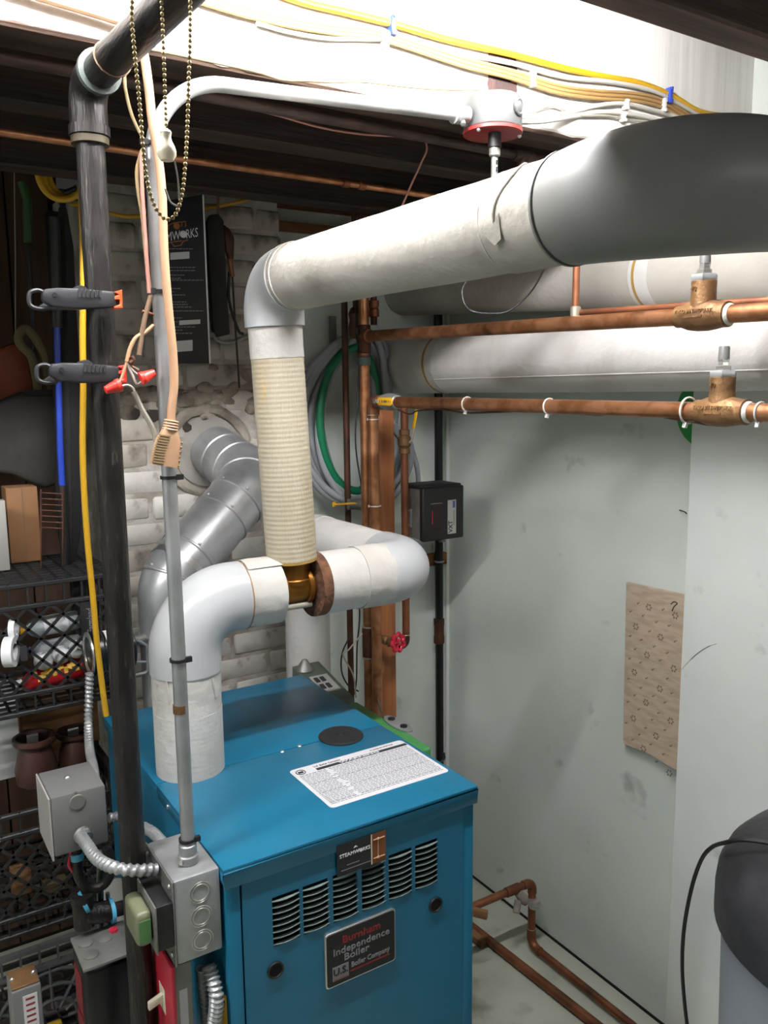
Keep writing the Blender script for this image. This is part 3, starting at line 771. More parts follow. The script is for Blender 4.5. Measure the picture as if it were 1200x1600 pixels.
for q_, w_ in ((-.021, .004), (-.009, .006), (.006, .016), (.02, .004), (.029, .003)): pt_.box(hc + Ld * q_ + V((-.0003, -w_/2, -.003)), hc + Ld * q_ + V((0, w_/2, .003)))
build(pt_, 'handle_print', 'cable_brown', bv)
build(MB().bar(m0 + d2 * .07 + V((-.033, 0, .002)), m0 + d2 * .075 + V((-.02, 0, -.012)), .008, .002), 'lever_arm', 'steel_bright', bv)
vx2 = m0 + d2 * ((m0.y - A(1127, 643, x=CXP).y) / -d2.y)
sweat_valve(cu2, vx2, d2, .094)
for px_ in (730, 858, 1076, 1189):
    c_ = m0 + d2 * ((m0.y - A(px_, 636, x=CXP).y) / -d2.y); rr_ = .0205 if px_ == 1076 else .0146
    zip_tie(cu2, c_, d2, rr_, tail=(-.3, 0, -1))
for zpx in (655, 790):
    zip_tie(cu2, (CXP + .003, m0.y, A(590, zpx, y=1.918).z), (0, 0, 1), .0146, tail=(-.8, .3, 0))
union_ring(cu2, (CXP, m0.y, A(590, 648, y=1.918).z), (0, 0, 1), .0172, .004, 'solder', 'solder_ring')
# control wire slung under the lower line
wp_ = [A(622, 640, x=1.16), A(640, 647, x=1.16), A(655, 641, x=1.16), A(690, 640, x=1.172), A(730, 645, x=1.178), A(790, 643, x=1.178), A(858, 642, x=1.178), A(930, 648, x=1.178), A(1000, 647, x=1.178), A(1076, 658, x=1.178), A(1120, 664, x=1.178), A(1189, 656, x=1.178), A(1260, 660, x=1.178), (1.178, .3, 1.60), (1.178, -.6, 1.595)]
tag(build(MB().tube(spline(wp_, 6), .0021, 8), 'control_wire', 'copper_dark'), 'thin brown control wire slung under the lower copper pipe', 'wire')

# uprights behind: wooden post, dark pipe, small valve pipe
pw = A(608, 900, y=2.03)
tag(build(MB().box((pw.x - .035, 2.03, 0), (pw.x + .022, 2.055, A(603, 640, y=2.03).z)), 'timber_post', 'wood_post', bevel=.002), 'brown timber post standing behind the copper uprights', 'post')
pd = A(545, 800, y=2.08)
dk = thing('iron_pipe', 'thin dark brown upright pipe with yellow lever crossing the hose coil', 'pipe', (pd.x, 2.08, 0))
build(MB().tube([(A(549, 1085, y=2.08).x, 2.08, .0), (A(538, 478, y=2.08).x, 2.08, 2.118)], .0092, 16), 'upright', 'copper_dark', dk)
ph = A(566, 787, y=2.06)
hv = build(MB().lathe([(.013, -.03), (.016, -.028), (.016, .028), (.013, .03)], (A(549, 790, y=2.08).x + .012, 2.07, ph.z), (1, 0, 0), 18), 'ball_valve', 'galv_dull', dk)
a_, b_ = A(522, 788, y=2.03), A(556, 786, y=2.03)
build(MB().bar(a_, b_, .004, .017, (0, 1, 0)).hexa(a_, (.006, 0, 0), (0, .002, 0), (0, 0, .007)), 'lever', 'yellow', hv, bevel=.0018)
# second dark valve up behind the steam main
du = thing('brass_valve_pipe', 'dark valve and fittings hanging between the uprights below the steam main', 'valve', A(556, 530, y=2.0))
pu = A(556, 500, y=2.02)
build(MB().tube([pu + V((0, 0, -.02)), pu + V((0, 0, .5))], .008, 12), 'pipe', 'copper_dark', du)
build(MB().lathe([(.010, -.05), (.019, -.045), (.021, -.02), (.017, 0), (.021, .015), (.015, .03), (.009, .035)], pu, (0, 0, 1), 18), 'valve_body', 'copper_dark', du)
build(MB().lathe([(.008, 0), (.011, .002), (.011, .012), (.006, .016), (0, .017)], pu + V((-.002, -.018, -.03)), (0, -1, 0), 12), 'valve_cap', 'galv', du)
pv = A(584, 490, y=1.98)
tk = thing('brass_tee', 'small copper coupling pipe standing above the upper copper line', 'pipe', pv + V((0, 0, -.02)))
build(MB().tube([pv + V((0, 0, -.03)), pv + V((0, 0, .36))], .009, 14), 'pipe', 'copper_dark', tk)
build(MB().lathe([(.010, -.02), (.0145, -.018), (.0145, .0), (.0115, .004), (.0145, .01), (.0145, .024), (.01, .026)], pv + V((0, 0, .01)), (0, 0, 1), 18), 'coupling', 'copper_dull', tk)
# thin red riser that meets the upper line from above
pr_ = A(899, 492, x=1.195)
tr = thing('copper_riser', 'thin reddish copper drop pipe meeting the upper line ahead of the cream pipe', 'pipe', pr_)
build(MB().tube([pr_, pr_ + V((0, 0, .36))], .0068, 14), 'pipe', 'copper_dull', tr)
build(MB().lathe([(.008, -.006), (.010, -.004), (.010, .018), (.0078, .02)], pr_ + V((0, 0, -.004)), (0, 0, 1), 16), 'tee_fitting', 'solder', tr)
h0, h1 = pr_ + V((.006, 0, .004)), A(1085, 477, x=1.2)
build(MB().tube([h0, h1, h1 + (h1 - h0).normalized() * 1.6], .0062, 12), 'branch', 'copper_dull', tr)

# small feed pipe with valve, digital water feeder, red hand wheel
ps = thing('feed_pipe', 'narrow copper feed pipe with yellow lever valve and red hand wheel', 'pipe', (A(632, 900, y=1.98).x, 1.98, .95))
xf = A(632, 700, y=1.98).x
zb = A(632, 998, y=1.98).z
build(MB().tube([(xf, 1.98, A(634, 632, y=1.98).z), (xf + .001, 1.98, zb)], .0112, 16), 'pipe', 'copper_dull', ps)
zv = A(630, 690, y=1.98).z
vb_ = build(MB().lathe([(.0125, -.035), (.0155, -.033), (.0155, -.02), (.0135, -.018), (.0195, -.01), (.0195, .01), (.0135, .018), (.0155, .02), (.0155, .033), (.0125, .035)], (xf, 1.98, zv), (0, 0, 1), 18), 'ball_valve', 'bronze', ps)
l0, l1, l2, l3 = A(640, 692, y=1.955), A(644, 686, y=1.95), A(646, 670, y=1.95), A(651, 640, y=1.95)
build(MB().tube([l0, l1, l2], .003, 8), 'lever_arm', 'solder', vb_)
build(MB().bar(l2, l3, .003, .013, (0, 1, 0)), 'lever', 'yellow', vb_, bevel=.0012)
# elbow, tap and wheel low down
ztop = A(631, 925, y=1.98).z
union_ring(ps, (xf, 1.98, ztop - .01), (0, 0, 1), .0135, .02, 'copper_dark')
eb = A(634, 1003, y=1.98)
build(MB().tube(fillet([(xf, 1.98, zb + .01), (xf, 1.98, eb.z - .005), (xf - .035, 1.975, eb.z - .008)], .016, 8), .012, 16), 'elbow', 'copper_dark', ps)
wc = A(622, 1004, y=1.93)
tp = build(MB().lathe([(.013, -.03), (.014, -.01), (.010, -.006), (.0105, 0)], (wc.x - .012, 1.955, wc.z), (.3, -.95, 0), 16).tube([A(606, 1005, y=1.97), A(622, 1004, y=1.96)], .011, 14), 'tap_body', 'bronze', ps)
hw = MB(); wd = V((.22, -.95, .1)).normalized(); uu, ww = frame(wd)
hw.tube([wc + (uu * math.cos(t_) + ww * math.sin(t_)) * (.023 + .0035 * math.cos(t_ * 7)) for t_ in [2 * PI * k / 56 for k in range(56)]], .0052, 10, closed=True)
hw.lathe([(.008, -.006), (.008, .006), (0, .006)], wc, wd, 12)
for k in range(5):
    t_ = 2 * PI * k / 5; hw.tube([wc, wc + (uu * math.cos(t_) + ww * math.sin(t_)) * .022], .0035, 8)
build(hw, 'hand_wheel', 'red_wheel', ps)
build(MB().tube([wc - wd * .02, wc + wd * .008], .004, 10), 'spindle', 'bronze', ps)
build(MB().torus((xf, 1.98, zb + .012), (0, 0, 1), .0118, .0012, 18, 6), 'solder_ring', 'solder', ps)

# digital water feeder
VX0, VX1, VZ0, VZ1, VY = 1.343, 1.488, A(665, 846, y=1.93).z, A(665, 762, y=1.93).z, 1.93
vf = thing('water_feeder', 'black digital water feeder box mounted on the feed pipe', 'controller', ((VX0+VX1)/2, 1.99, VZ0))
build(MB().box((VX0+.003, VY+.006, VZ0+.004), (VX1-.003, VY+.1, VZ1-.004)), 'metal_case', 'galv_dull', vf, bevel=.003)
build(MB().box((VX0-.001, VY-.012, VZ0), (VX1+.001, VY+.008, VZ1)), 'front_cover', 'black', vf, bevel=.006, seg=3)
build(MB().box((VX0-.001, VY+.003, VZ1-.004), (VX1+.001, VY+.103, VZ1+.004)), 'top_cover', 'black', vf, bevel=.002)
build(MB().box((VX0+.028, VY-.0125, VZ0+.03), (VX0+.066, VY-.0115, VZ0+.105)), 'display_window', 'display', vf)
build(MB().box((VX0+.026, VY-.0135, VZ0+.108), (VX0+.066, VY-.0118, VZ0+.110)), 'window_lip', 'grey_paint', vf)
build(MB().box((VX0+.030, VY-.0128, VZ0+.05), (VX0+.032, VY-.0122, VZ0+.09)), 'display_digits', 'red_wheel', vf)
st = build(MB().box((VX0+.086, VY-.0128, VZ0+.016), (VX0+.116, VY-.0118, VZ0+.115)), 'sticker', 'grey_paint_light', vf)
text('VXT', .021, (VX0+.0965, VY-.0128, VZ0+.037), (0, 0, 1), (-1, 0, 0), 'ink', st, fit=.036, bold=.02)
build(MB().box((VX0+.104, VY-.0134, VZ0+.092), (VX0+.112, VY-.0127, VZ0+.112)), 'sticker_logo', 'label_blue', st)
build(MB().box((VX0+.107, VY-.0134, VZ0+.04), (VX0+.109, VY-.0127, VZ0+.085)), 'sticker_stripe', 'label_green', st)
br = MB().box((VX0-.0015, VY+.05, VZ0+.035), (VX0+.004, VY+.065, VZ0+.09)); build(br, 'hasp', 'galv', vf, bevel=.0015)
for dz in (.042, .083): build(MB().lathe([(.0035, 0), (.0035, .003), (0, .004)], (VX0-.001, VY+.058, VZ0+dz), (-1, 0, 0), 10), 'screw', 'steel_bright', vf)
build(MB().tube([(xf, 1.985, VZ0 - .03), (xf, 1.985, VZ0)], .016, 16).tube([(VX1-.03, 1.985, VZ0-.02), (VX1-.03, 1.985, VZ0)], .011, 12), 'port', 'galv_dull', vf)
# clamp board holding pipes to the wall under the feeder
cb = A(690, 875, y=2.205)
tag(build(MB().box((cb.x-.07, 2.212, cb.z-.018), (cb.x+.028, YB, cb.z+.022)), 'wood_cleat', 'wood_block', bevel=.002), 'small wooden cleat behind the black upright pipe', 'cleat')

# black upright pipe in the corner
pb = A(686, 900, y=2.195)
bp = thing('black_pipe', 'black iron pipe standing upright in the corner of the green walls', 'pipe', (pb.x, 2.195, 0))
build(MB().tube([(pb.x + .004, 2.195, 0), (pb.x - .004, 2.195, 2.3)], .0137, 18), 'pipe', 'black_gloss', bp)
zc = A(686, 985, y=2.195).z
build(MB().lathe([(.0145, -.045), (.018, -.043), (.018, -.02), (.0165, -.016), (.0165, .016), (.018, .02), (.018, .04), (.0145, .042)], (pb.x, 2.195, zc), (0, 0, 1), 20), 'coupling', 'copper_dark', bp)
build(MB().torus((pb.x, 2.195, cb.z), (0, 0, 1), .0145, .0035, 20, 8), 'pipe_clamp', 'galv', bp)
# corner trim where the two walls meet
tr1 = struct(MB().box((XW-.012, YB-.012, 0), (XW, YB, ZC)), 'trim_1', 'panel_paint')

# hose coil hanging on the back wall
hook = A(528, 520, y=2.19)
tag(build(MB().bar(hook + V((0, .03, -.03)), hook + V((0, .03, .05)), .02, .008, (0, 1, 0)).tube(fillet([hook + V((0, .03, -.02)), hook + V((0, -.07, -.02)), hook + V((0, -.07, .01))], .01, 5), .005, 8), 'hose_hook', 'galv_dull'), 'metal bracket hook on the wall above the hose coil', 'hook')
hz = thing('hose_coil', 'coiled grey hose hanging on the green back wall', 'hose', A(560, 795, y=2.17))
for k in range(7):
    cx_, cz_ = 560 + (k - 3) * 5 , 655 + random.uniform(-6, 8); rx_, rz_ = 84 - k * 2 + random.uniform(-4, 4), 128 + random.uniform(-8, 8)
    yk = 2.13 + .011 * (k % 5) + random.uniform(-.003, .003)
    pts = []
    for j in range(26):
        th = 2 * PI * j / 26; e_ = (1 - .16 * max(0, math.sin(th))) * (1 if math.cos(th) < 0 or math.sin(th) < -.3 else 1 - .5 * math.cos(th) * min(1, (math.sin(th) + .3) / .3))
        pts.append(A(cx_ + rx_ * e_ * math.cos(th) + 7 * noise.noise(V((k * 3, math.cos(th), math.sin(th)))), cz_ - rz_ * math.sin(th) + 12 * noise.noise(V((math.sin(th), k * 2.2, math.cos(th)))), y=yk + .012 * math.sin(th + k)))
    build(MB().tube(spline(pts, 3, True), .0105, 12, closed=True), 'hose_loop', 'hose_grey', hz)
pts = [A(558 + (58 if math.cos(2 * PI * j / 20) < 0 else 34) * math.cos(2 * PI * j / 20), 655 - 112 * math.sin(2 * PI * j / 20), y=2.132) for j in range(20)]
tag(build(MB().tube(spline(pts, 4, True), .012, 12, closed=True), 'green_hose', 'hose_green'), 'green hose loop hanging inside the grey hose coil', 'hose')
# grey cable tails right of the post
tl = thing('hose_tail', 'grey hose ends dropping behind the feed valve', 'hose', A(640, 760, y=2.1))
for pa, pb_ in (((626, 640), (604, 800)), ((640, 690), (655, 770)), ((634, 700), (632, 760))):
    build(MB().tube(spline([A(pa[0], pa[1], y=2.14), A((pa[0]+pb_[0])/2 + 4, (pa[1]+pb_[1])/2, y=2.13), A(pb_[0], pb_[1], y=2.14)], 6), .008, 10), 'hose_end', 'hose_grey', tl)
wr_ = [A(556, 470, y=1.99), A(556, 520, y=1.98), A(562, 560, y=1.97), A(557, 640, y=1.97), A(556, 700, y=1.97), A(566, 770, y=1.97), A(566, 800, y=1.97)]
tag(build(MB().tube(spline(wr_, 6), .0022, 8), 'loose_wire', 'black'), 'thin black wire running down beside the copper upright and hose coil', 'wire')

# green control box and dark switch panel between boiler and uprights
gb = thing('green_relay_box', 'green metal relay box behind the boiler rear edge', 'control box', (.9, 1.55, .9))
build(MB().box((.862, 1.30, .885), (.93, 1.60, .955)), 'case', 'green_paint', gb, bevel=.006, seg=3)
ob = A(622, 1132, z=.956)
build(MB().prism([V((ob.x + .018 * math.cos(t_), ob.y + .05 * math.sin(t_), .956)) for t_ in [2*PI*k/20 for k in range(20)]], (0, 0, .003)), 'oval_plate', 'galv', gb)
for dy in (-.022, .026): build(MB().lathe([(.008, 0), (.008, .004), (0, .005)], (ob.x, ob.y + dy, .958), (0, 0, 1), 12), 'knob', 'black', gb)
build(MB().tube(spline([(.93, 1.36, .90), (.96, 1.34, .895), (.985, 1.335, .90), (.986, 1.335, .915)], 4), .002, 6), 'wire_end', 'black', gb)
dp = thing('switch_panel', 'dark grey sloping control panel behind the green relay box', 'control box', (.9, 1.72, .93))
build(MB().prism([(.862, 1.62, .94), (.862, 1.80, .94), (.862, 1.80, .995), (.862, 1.62, .955)], (.075, 0, 0)), 'case', 'dark_panel', dp, bevel=.003)
build(MB().hexa((.90, 1.70, .9745), (.024, 0, 0), (0, .035, .0078), (0, 0, .001)), 'faceplate', 'grey_paint_light', dp)
for k in range(4): build(MB().hexa((.887 + .016 * (k % 2), 1.685 + .03 * (k // 2), .972 + .0067 * (k // 2)), (.005, 0, 0), (0, .009, .002), (0, 0, .0025)), 'rocker', 'ink', dp)
build(MB().lathe([(.02, 0), (.022, .004), (.018, .012), (.006, .03), (0, .031)], (.885, 1.775, .985), (0, 0, 1), 18), 'knob', 'galv_dull', dp)
for i_, pts in enumerate(([(549, 990), (535, 1020), (534, 1050), (545, 1072), (560, 1080)], [(557, 900), (562, 960), (558, 1010), (557, 1060), (554, 1085)], [(566, 990), (545, 1015), (536, 1024), (552, 1055), (556, 1090)])):
    tag(build(MB().tube(spline([A(p[0], p[1], y=1.86 - .01 * i_) for p in pts], 6), .0022, 8), 'panel_wire', ('black', 'black', 'cable_grey')[i_]), ('black wire bowing outwards above the switch panel', 'black wire dropping straight into the switch panel', 'grey wire crossing the black wires above the switch panel')[i_], 'wire')
zg = spline([A(590, 1092, y=1.62), A(595, 1110, y=1.58), A(601, 1122, y=1.52)], 5)
tag(build(MB().tube(zg, .002, 8), 'jumper_wire', 'cable_grey'), 'short grey wire between the switch panel and green relay box', 'wire')

# ------------------------------------------------------------------ floor-level copper pipes
fx, fy = 1.572, A(830, 1470, x=1.572).y
f1 = thing('copper_pipe', 'copper pipe rising off the floor with a hose bib beside the wall', 'pipe', (fx, fy, 0))
zt_ = A(832, 1378, x=1.572).z
left_ = V((1.10, fy + .02, zt_ - .012))
pth = fillet([(fx + .02, -.6, .022), (fx, fy, .022), (fx, fy, zt_), left_], [.028, .024], 8)
build(MB().tube(pth, .0112, 18), 'pipe', 'copper_dull', f1)
build(MB().tube(fillet([(fx, fy - .04, .022), (fx, fy, .022), (fx, fy, .07)], .028, 8), .0132, 18), 'elbow', 'copper_dull', f1)
build(MB().tube(fillet([(fx, fy, zt_ - .035), (fx, fy, zt_), (fx - .035, fy + .001, zt_)], .022, 8), .0132, 18), 'elbow', 'copper_dull', f1)
build(MB().torus((fx, fy, .075), (0, 0, 1), .0118, .0013, 18, 6), 'solder_ring', 'solder', f1)
tx_ = fx - .075
union_ring(f1, (tx_, fy + .002, zt_ - .001), (1, 0, 0), .0138, .05, 'copper_dull', 'tee_fitting')
hb = build(MB().lathe([(.0125, 0), (.014, .01), (.0155, .025), (.0125, .035), (.010, .04)], (tx_ + .015, fy - .005, zt_ - .01), (.45, -.5, -.75), 18), 'hose_bib', 'grey_cement', f1)
build(MB().tube([(tx_ + .01, fy - .012, zt_ - .03), (tx_ - .008, fy - .025, zt_ - .055)], .0105, 14), 'bib_spout', 'grey_cement', hb)
kc = V((fx - .002, fy - .012, zt_ - .062))
build(MB().torus(kc, (0, 0, 1), .017, .0035, 14, 6).lathe([(.013, -.014), (.016, -.012), (.016, .012), (.012, .014)], kc, (0, 0, 1), 8), 'valve_cap', 'steel_bright', hb)
cl = thing('pipe_hanger', 'pale wooden wedge under the copper pipe beside the boiler', 'wedge', (1.30, fy - .03, zt_ - .05))
build(MB().hexa((1.335, fy - .0, zt_ - .004), (.03, -.045, 0), (.006, .004, 0), (0, 0, .012)), 'wedge', 'cardboard', cl, bevel=.002)
g0, g1 = A(742, 1452, z=.016), A(930, 1600, z=.016)
gd = (g1 - g0).normalized()
f2 = thing('copper_pipe', 'dull copper pipe lying along the floor beside the boiler', 'pipe', (g0.x, 1.4, 0))
build(MB().tube([g0 - gd * .35, g1 + gd * .42], .0135, 18), 'pipe', 'copper_dull', f2)
wdg = A(757, 1468, z=.01)
tag(build(MB().hexa(wdg + V((-.02, .01, .005)), gd * .03, V((.012, .002, 0)), V((0, 0, .012))), 'floor_block', 'cardboard', bevel=.003), 'small wood block on the floor beside the copper pipe', 'block')
# ------------------------------------------------------------------ flue, damper motor, chimney hole
th_c = A(326, 705, y=2.1)
fh = thing('flue_collar', 'rough cement collar round the flue hole in the brick chimney', 'collar', (th_c.x, 2.09, th_c.z - .11))
cm = MB().lathe([(.125, .0), (.122, -.010), (.112, -.016), (.098, -.012), (.092, .002), (.088, .02)], (th_c.x, 2.106, th_c.z), (0, 1, 0), 40)
for v in cm.v: v += noise.noise_vector(v * 30) * .006
cm.f = [f for f in cm.f if len(f) == 4]
build(cm, 'cement_ring', 'grey_cement', fh)
build(MB().lathe([(.093, -.004), (.093, .0)], (th_c.x, 2.0985, th_c.z), (0, -1, 0), 32), 'hole_back', 'soot_grey', fh)
fu = thing('flue_pipe', 'galvanised elbowed flue pipe running from the boiler into the chimney', 'flue', (A(262, 1060, y=1.80).x, 1.80, 1.0))
FP0, FP1, FP2, FP3 = A(264, 1075, y=1.80), A(264, 905, y=1.80), A(371, 765, y=1.90), A(336, 706, y=2.103)
FP2 = V((FP3.x + .02, 1.90, A(371, 752, y=1.90).z))
FP0.x = FP1.x; FP0.z = .86
fpath = fillet([FP0, FP1, FP2, FP3], [.09, .085], 12)
FR = .070
build(MB().tube(fpath, FR, 40), 'duct', 'galv_flue', fu)
fr_ = resample(fpath, .005)
Ls = [0]
for a_, b_ in zip(fr_, fr_[1:]): Ls.append(Ls[-1] + (b_ - a_).length)
for f_ in (.30, .43, .50, .635, .70, .78, .86, .93):
    i_ = min(range(len(Ls)), key=lambda i: abs(Ls[i] - f_ * Ls[-1])); d_ = (fr_[min(i_+1, len(fr_)-1)] - fr_[i_-1]).normalized()
    mb_ = MB().tube([fr_[i_] - d_ * .004, fr_[i_] - d_ * .0015, fr_[i_] + d_ * .0015, fr_[i_] + d_ * .004], [FR, FR + .0028, FR + .0028, FR], 40, cap=False)
    build(mb_, 'crimped_seam', 'galv_flue', fu)
    if .4 < f_ < .75:
        u_, w_ = frame(d_)
        for an in (.6, 1.6, 2.6, 3.6):
            build(MB().sphere(fr_[i_] + d_ * .008 + (u_ * math.cos(an) + w_ * math.sin(an)) * FR, .0042, 8, 6), 'screw', 'steel_bright', fu)
i_ = int(.46 * len(fr_)); d_ = (fr_[i_+1] - fr_[i_-1]).normalized()
build(MB().tube([fr_[i_] - d_ * .007, fr_[i_] + d_ * .007], FR + .0016, 40, cap=False), 'hose_clamp_band', 'steel_bright', fu)
# damper motor in front of the flue, with its bracket
dm_c = A(150, 1020, y=1.74)
dm = thing('damper_motor', 'black round damper motor with white sticker beside the black pole', 'motor', (dm_c.x + .03, 1.74, dm_c.z - .05))
build(MB().lathe([(.038, 0), (.047, .003), (.047, .02), (.043, .024), (.043, .085), (.03, .09)], (dm_c.x - .012, 1.74, dm_c.z), (1, 0, 0), 36), 'motor_can', 'black_gloss', dm)
build(MB().ring((dm_c.x - .013, 1.74, dm_c.z), (-1, 0, 0), .046, .036, .003, 36), 'end_ring', 'steel_bright', dm)
vs, fs = [], []
for i in range(10):
    an = math.radians(25 + 8 * i)
    for xx in (.028, .075): vs.append((dm_c.x - .012 + xx, 1.74 - .0436 * math.cos(an), dm_c.z + .0436 * math.sin(an)))
for i in range(9): fs.append((2*i, 2*i+1, 2*i+3, 2*i+2))
build(MB().add(vs, fs), 'sticker', 'paper', dm)
b0_ = A(205, 995, y=1.76); bq = [A(205, 996, y=1.76), A(229, 1008, y=1.76), A(231, 1050, y=1.76), A(205, 1056, y=1.76)]
build(MB().tube(fillet(bq, .008, 5), .0035, 8).tube([A(200, 1034, y=1.76), A(230, 1034, y=1.76)], .003, 8), 'wire_bracket', 'galv', dm)
build(MB().tube([(dm_c.x + .05, 1.76, dm_c.z), (FP1.x - .05, 1.79, dm_c.z)], .012, 12), 'drive_shaft', 'galv_dull', dm)

# ------------------------------------------------------------------ black stand pipe with elbow and overhead run
PX, PY = .2915, 1.165
zpe = A(138, 168, y=PY).z
sp = thing('stand_pipe', 'black iron stand pipe beside the boiler with overhead elbow', 'pipe', (PX, PY, 0))
build(MB().tube([(PX, PY, 0), (PX, PY, zpe - .03)], .0182, 26), 'upright', 'black_iron', sp)
oh = A(252, 4, x=.305); ohd = (oh - V((PX, PY, zpe + .035))).normalized()
e0 = V((PX, PY, zpe + .028))
build(MB().tube([e0 + ohd * .03, e0 + ohd * 1.0], .0202, 26), 'overhead_run', 'black_iron_run', sp)
build(MB().tube(fillet([(PX, PY, zpe - .028), e0, e0 + ohd * .055], .03, 10), .0238, 26), 'elbow', 'black_iron', sp)
build(MB().ring((PX, PY, zpe - .036), (0, 0, 1), .0258, .018, .012, 28), 'elbow_bead', 'black_iron', sp)
build(MB().ring((PX, PY, zpe - .046), (0, 0, 1), .0238, .018, .009, 28), 'brass_band', 'band_dull', sp)
build(MB().ring(e0 + ohd * .05, ohd, .0268, .018, .008, 28), 'elbow_bead', 'bead_dull', sp)
build(MB().torus(e0 + ohd * .105, ohd + V((0, 0, .25)), .0215, .0012, 30, 6), 'wire_loop', 'cable_brown', sp)

# ------------------------------------------------------------------ steel conduit from the boiler box up to the junction box
EX, EY_, ER = .353, 1.10, .0100
jb = A(772, 185, y=EY_)
ez = A(300, 131, y=EY_).z; ex1 = A(716, 178, y=EY_); 
ec = thing('steel_conduit', 'galvanised steel conduit bending from the boiler to the ceiling box', 'conduit', (EX, EY_, 1.0))
epath = fillet([(EX + .001, EY_, 1.0), (EX - .001, EY_, ez), (ex1.x + .01, EY_, ex1.z)], .105, 16)
build(MB().tube(epath, ER, 22), 'conduit', 'galv', ec)
build(MB().lathe([(.0125, 0), (.0145, .001), (.0145, .012), (.0128, .014), (.0128, .028), (.0105, .03)], (EX, EY_, 1.0), (0, 0, 1), 24), 'connector', 'galv', ec)
build(MB().lathe([(.0045, 0), (.0045, .008), (0, .009)], (EX - .008, EY_ - .004, 1.008), (-.85, -.5, 0), 10), 'set_screw', 'steel_bright', ec)
ed = (ex1 - V((EX, EY_, ez))).normalized()
build(MB().lathe([(.0115, -.006), (.0150, -.005), (.0150, .008), (.0125, .010), (.0125, .022)], ex1 - ed * .004, ed, 24), 'connector', 'galv', ec)
build(MB().lathe([(.0042, 0), (.0042, .007), (0, .008)], ex1 + V((.004, -.006, -.012)), (-.2, -.5, -.85), 10), 'set_screw', 'steel_bright', ec)
build(MB().ring((EX - .0005, EY_, A(287, 1112, y=EY_).z), (0, 0, 1), .0104, .009, .012, 22), 'rust_ring', 'bronze', ec)
for px_, py_ in ((233, 227), (241, 458), (264, 748), (284, 1032), (293, 1313)):
    zk = A(px_, py_, y=EY_).z
    build(MB().ring((EX, EY_, zk), (0, 0, 1), .0122, .0095, .0042, 22).hexa((EX - (.013 if py_ < 600 else -.012), EY_ - .006, zk + .002), (.005, 0, 0), (0, .003, 0), (0, 0, .0035)), 'cable_tie', 'black', ec)

# tan appliance cord with plug end, strapped to the conduit
yc = 1.078
tc_ = thing('power_cord', 'thick tan power cord with ribbed plug strapped to the conduit', 'cord', A(258, 728, y=yc))
cp = [A(p[0], p[1], y=yc) for p in ((206, 30), (222, 72), (231, 125), (238, 190), (247, 245), (253, 300), (255, 360), (258, 420), (264, 490), (270, 550), (272, 600), (268, 640), (267, 668))]
build(MB().tube(spline(cp, 6), .0056, 14), 'cord', 'cable_tan', tc_)
p0, p1 = A(268, 656, y=yc), A(257, 728, y=yc); pdv = (p1 - p0); PLEN = pdv.length; pdn = pdv.normalized(); sx = V((1, 0, 0)) - pdn * pdn.x; sx.normalize(); sy = pdn.cross(sx)
vs, fs = [], []
pf = [(0, .0075), (.14, .009), (.2, .010), (.3, .0115), (.45, .0165), (.7, .0185), (1.0, .0195)]
ns = 14
for f_, hw_ in pf:
    for k in range(ns):
        an = 2 * PI * k / ns; ca, sa = math.cos(an), math.sin(an)
        sgn = lambda v_: (abs(v_) ** .6) * (1 if v_ > 0 else -1)
        vs.append(p0 + pdv * f_ + sx * sgn(ca) * hw_ + sy * sgn(sa) * min(.0085, hw_ * .8))
for i in range(len(pf) - 1):
    for k in range(ns): fs.append((i*ns+k, i*ns+(k+1) % ns, (i+1)*ns+(k+1) % ns, (i+1)*ns+k))
fs += [tuple(reversed(range(ns))), tuple((len(pf)-1)*ns+k for k in range(ns))]
pl = build(MB().add(vs, fs), 'plug', 'cable_tan', tc_)
for k in range(4): build(MB().torus(p0 + pdv * (.03 + .06 * k), pdn, .0082 + .0003 * k, .0016, 20, 6), 'strain_rib', 'cable_tan', pl)
for k in range(11):
    f_ = .36 + .058 * k; hw_ = .013 + .006 * min(1, (f_ - .36) / .3)
    build(MB().hexa(p0 + pdv * f_ - sx * (hw_ * .62) - sy * .0076 * (1 if sy.y > 0 else -1), sx * .0072, sy * .0022, pdn * .0010), 'grip_rib', 'cord_twist', pl)
for k in range(6):
    build(MB().sphere(p0 + pdv * (.45 + .1 * k) + sx * .0165 - sy * .006 * (1 if sy.y > 0 else -1), .0017, 6, 5), 'grip_dot', 'cord_twist', pl)
# thin twisted cords
def wire(name, pts, y, r, m, label, cat='wire', n_=6, seg=8):
    return tag(build(MB().tube(spline([A(p[0], p[1], y=y if len(p) < 3 else p[2]) for p in pts], n_), r, seg), name, m), label, cat)
wire('twisted_wire', ((188, 98), (194, 112), (196, 140), (206, 180), (222, 214), (232, 226)), 1.10, .0022, 'cord_twist', 'thin tan cord dropping from the overhead pipe to the conduit')
wire('thin_wire', ((222, 235), (214, 265), (216, 300), (222, 335), (226, 380), (230, 420), (235, 455)), 1.095, .0024, 'cord_twist', 'thin tan wire bowing out along the conduit')
wire('pink_wire', ((220, 240), (222, 290), (225, 340), (229, 400), (233, 458)), 1.09, .0026, 'pink_wire', 'pinkish wire tied straight along the conduit')

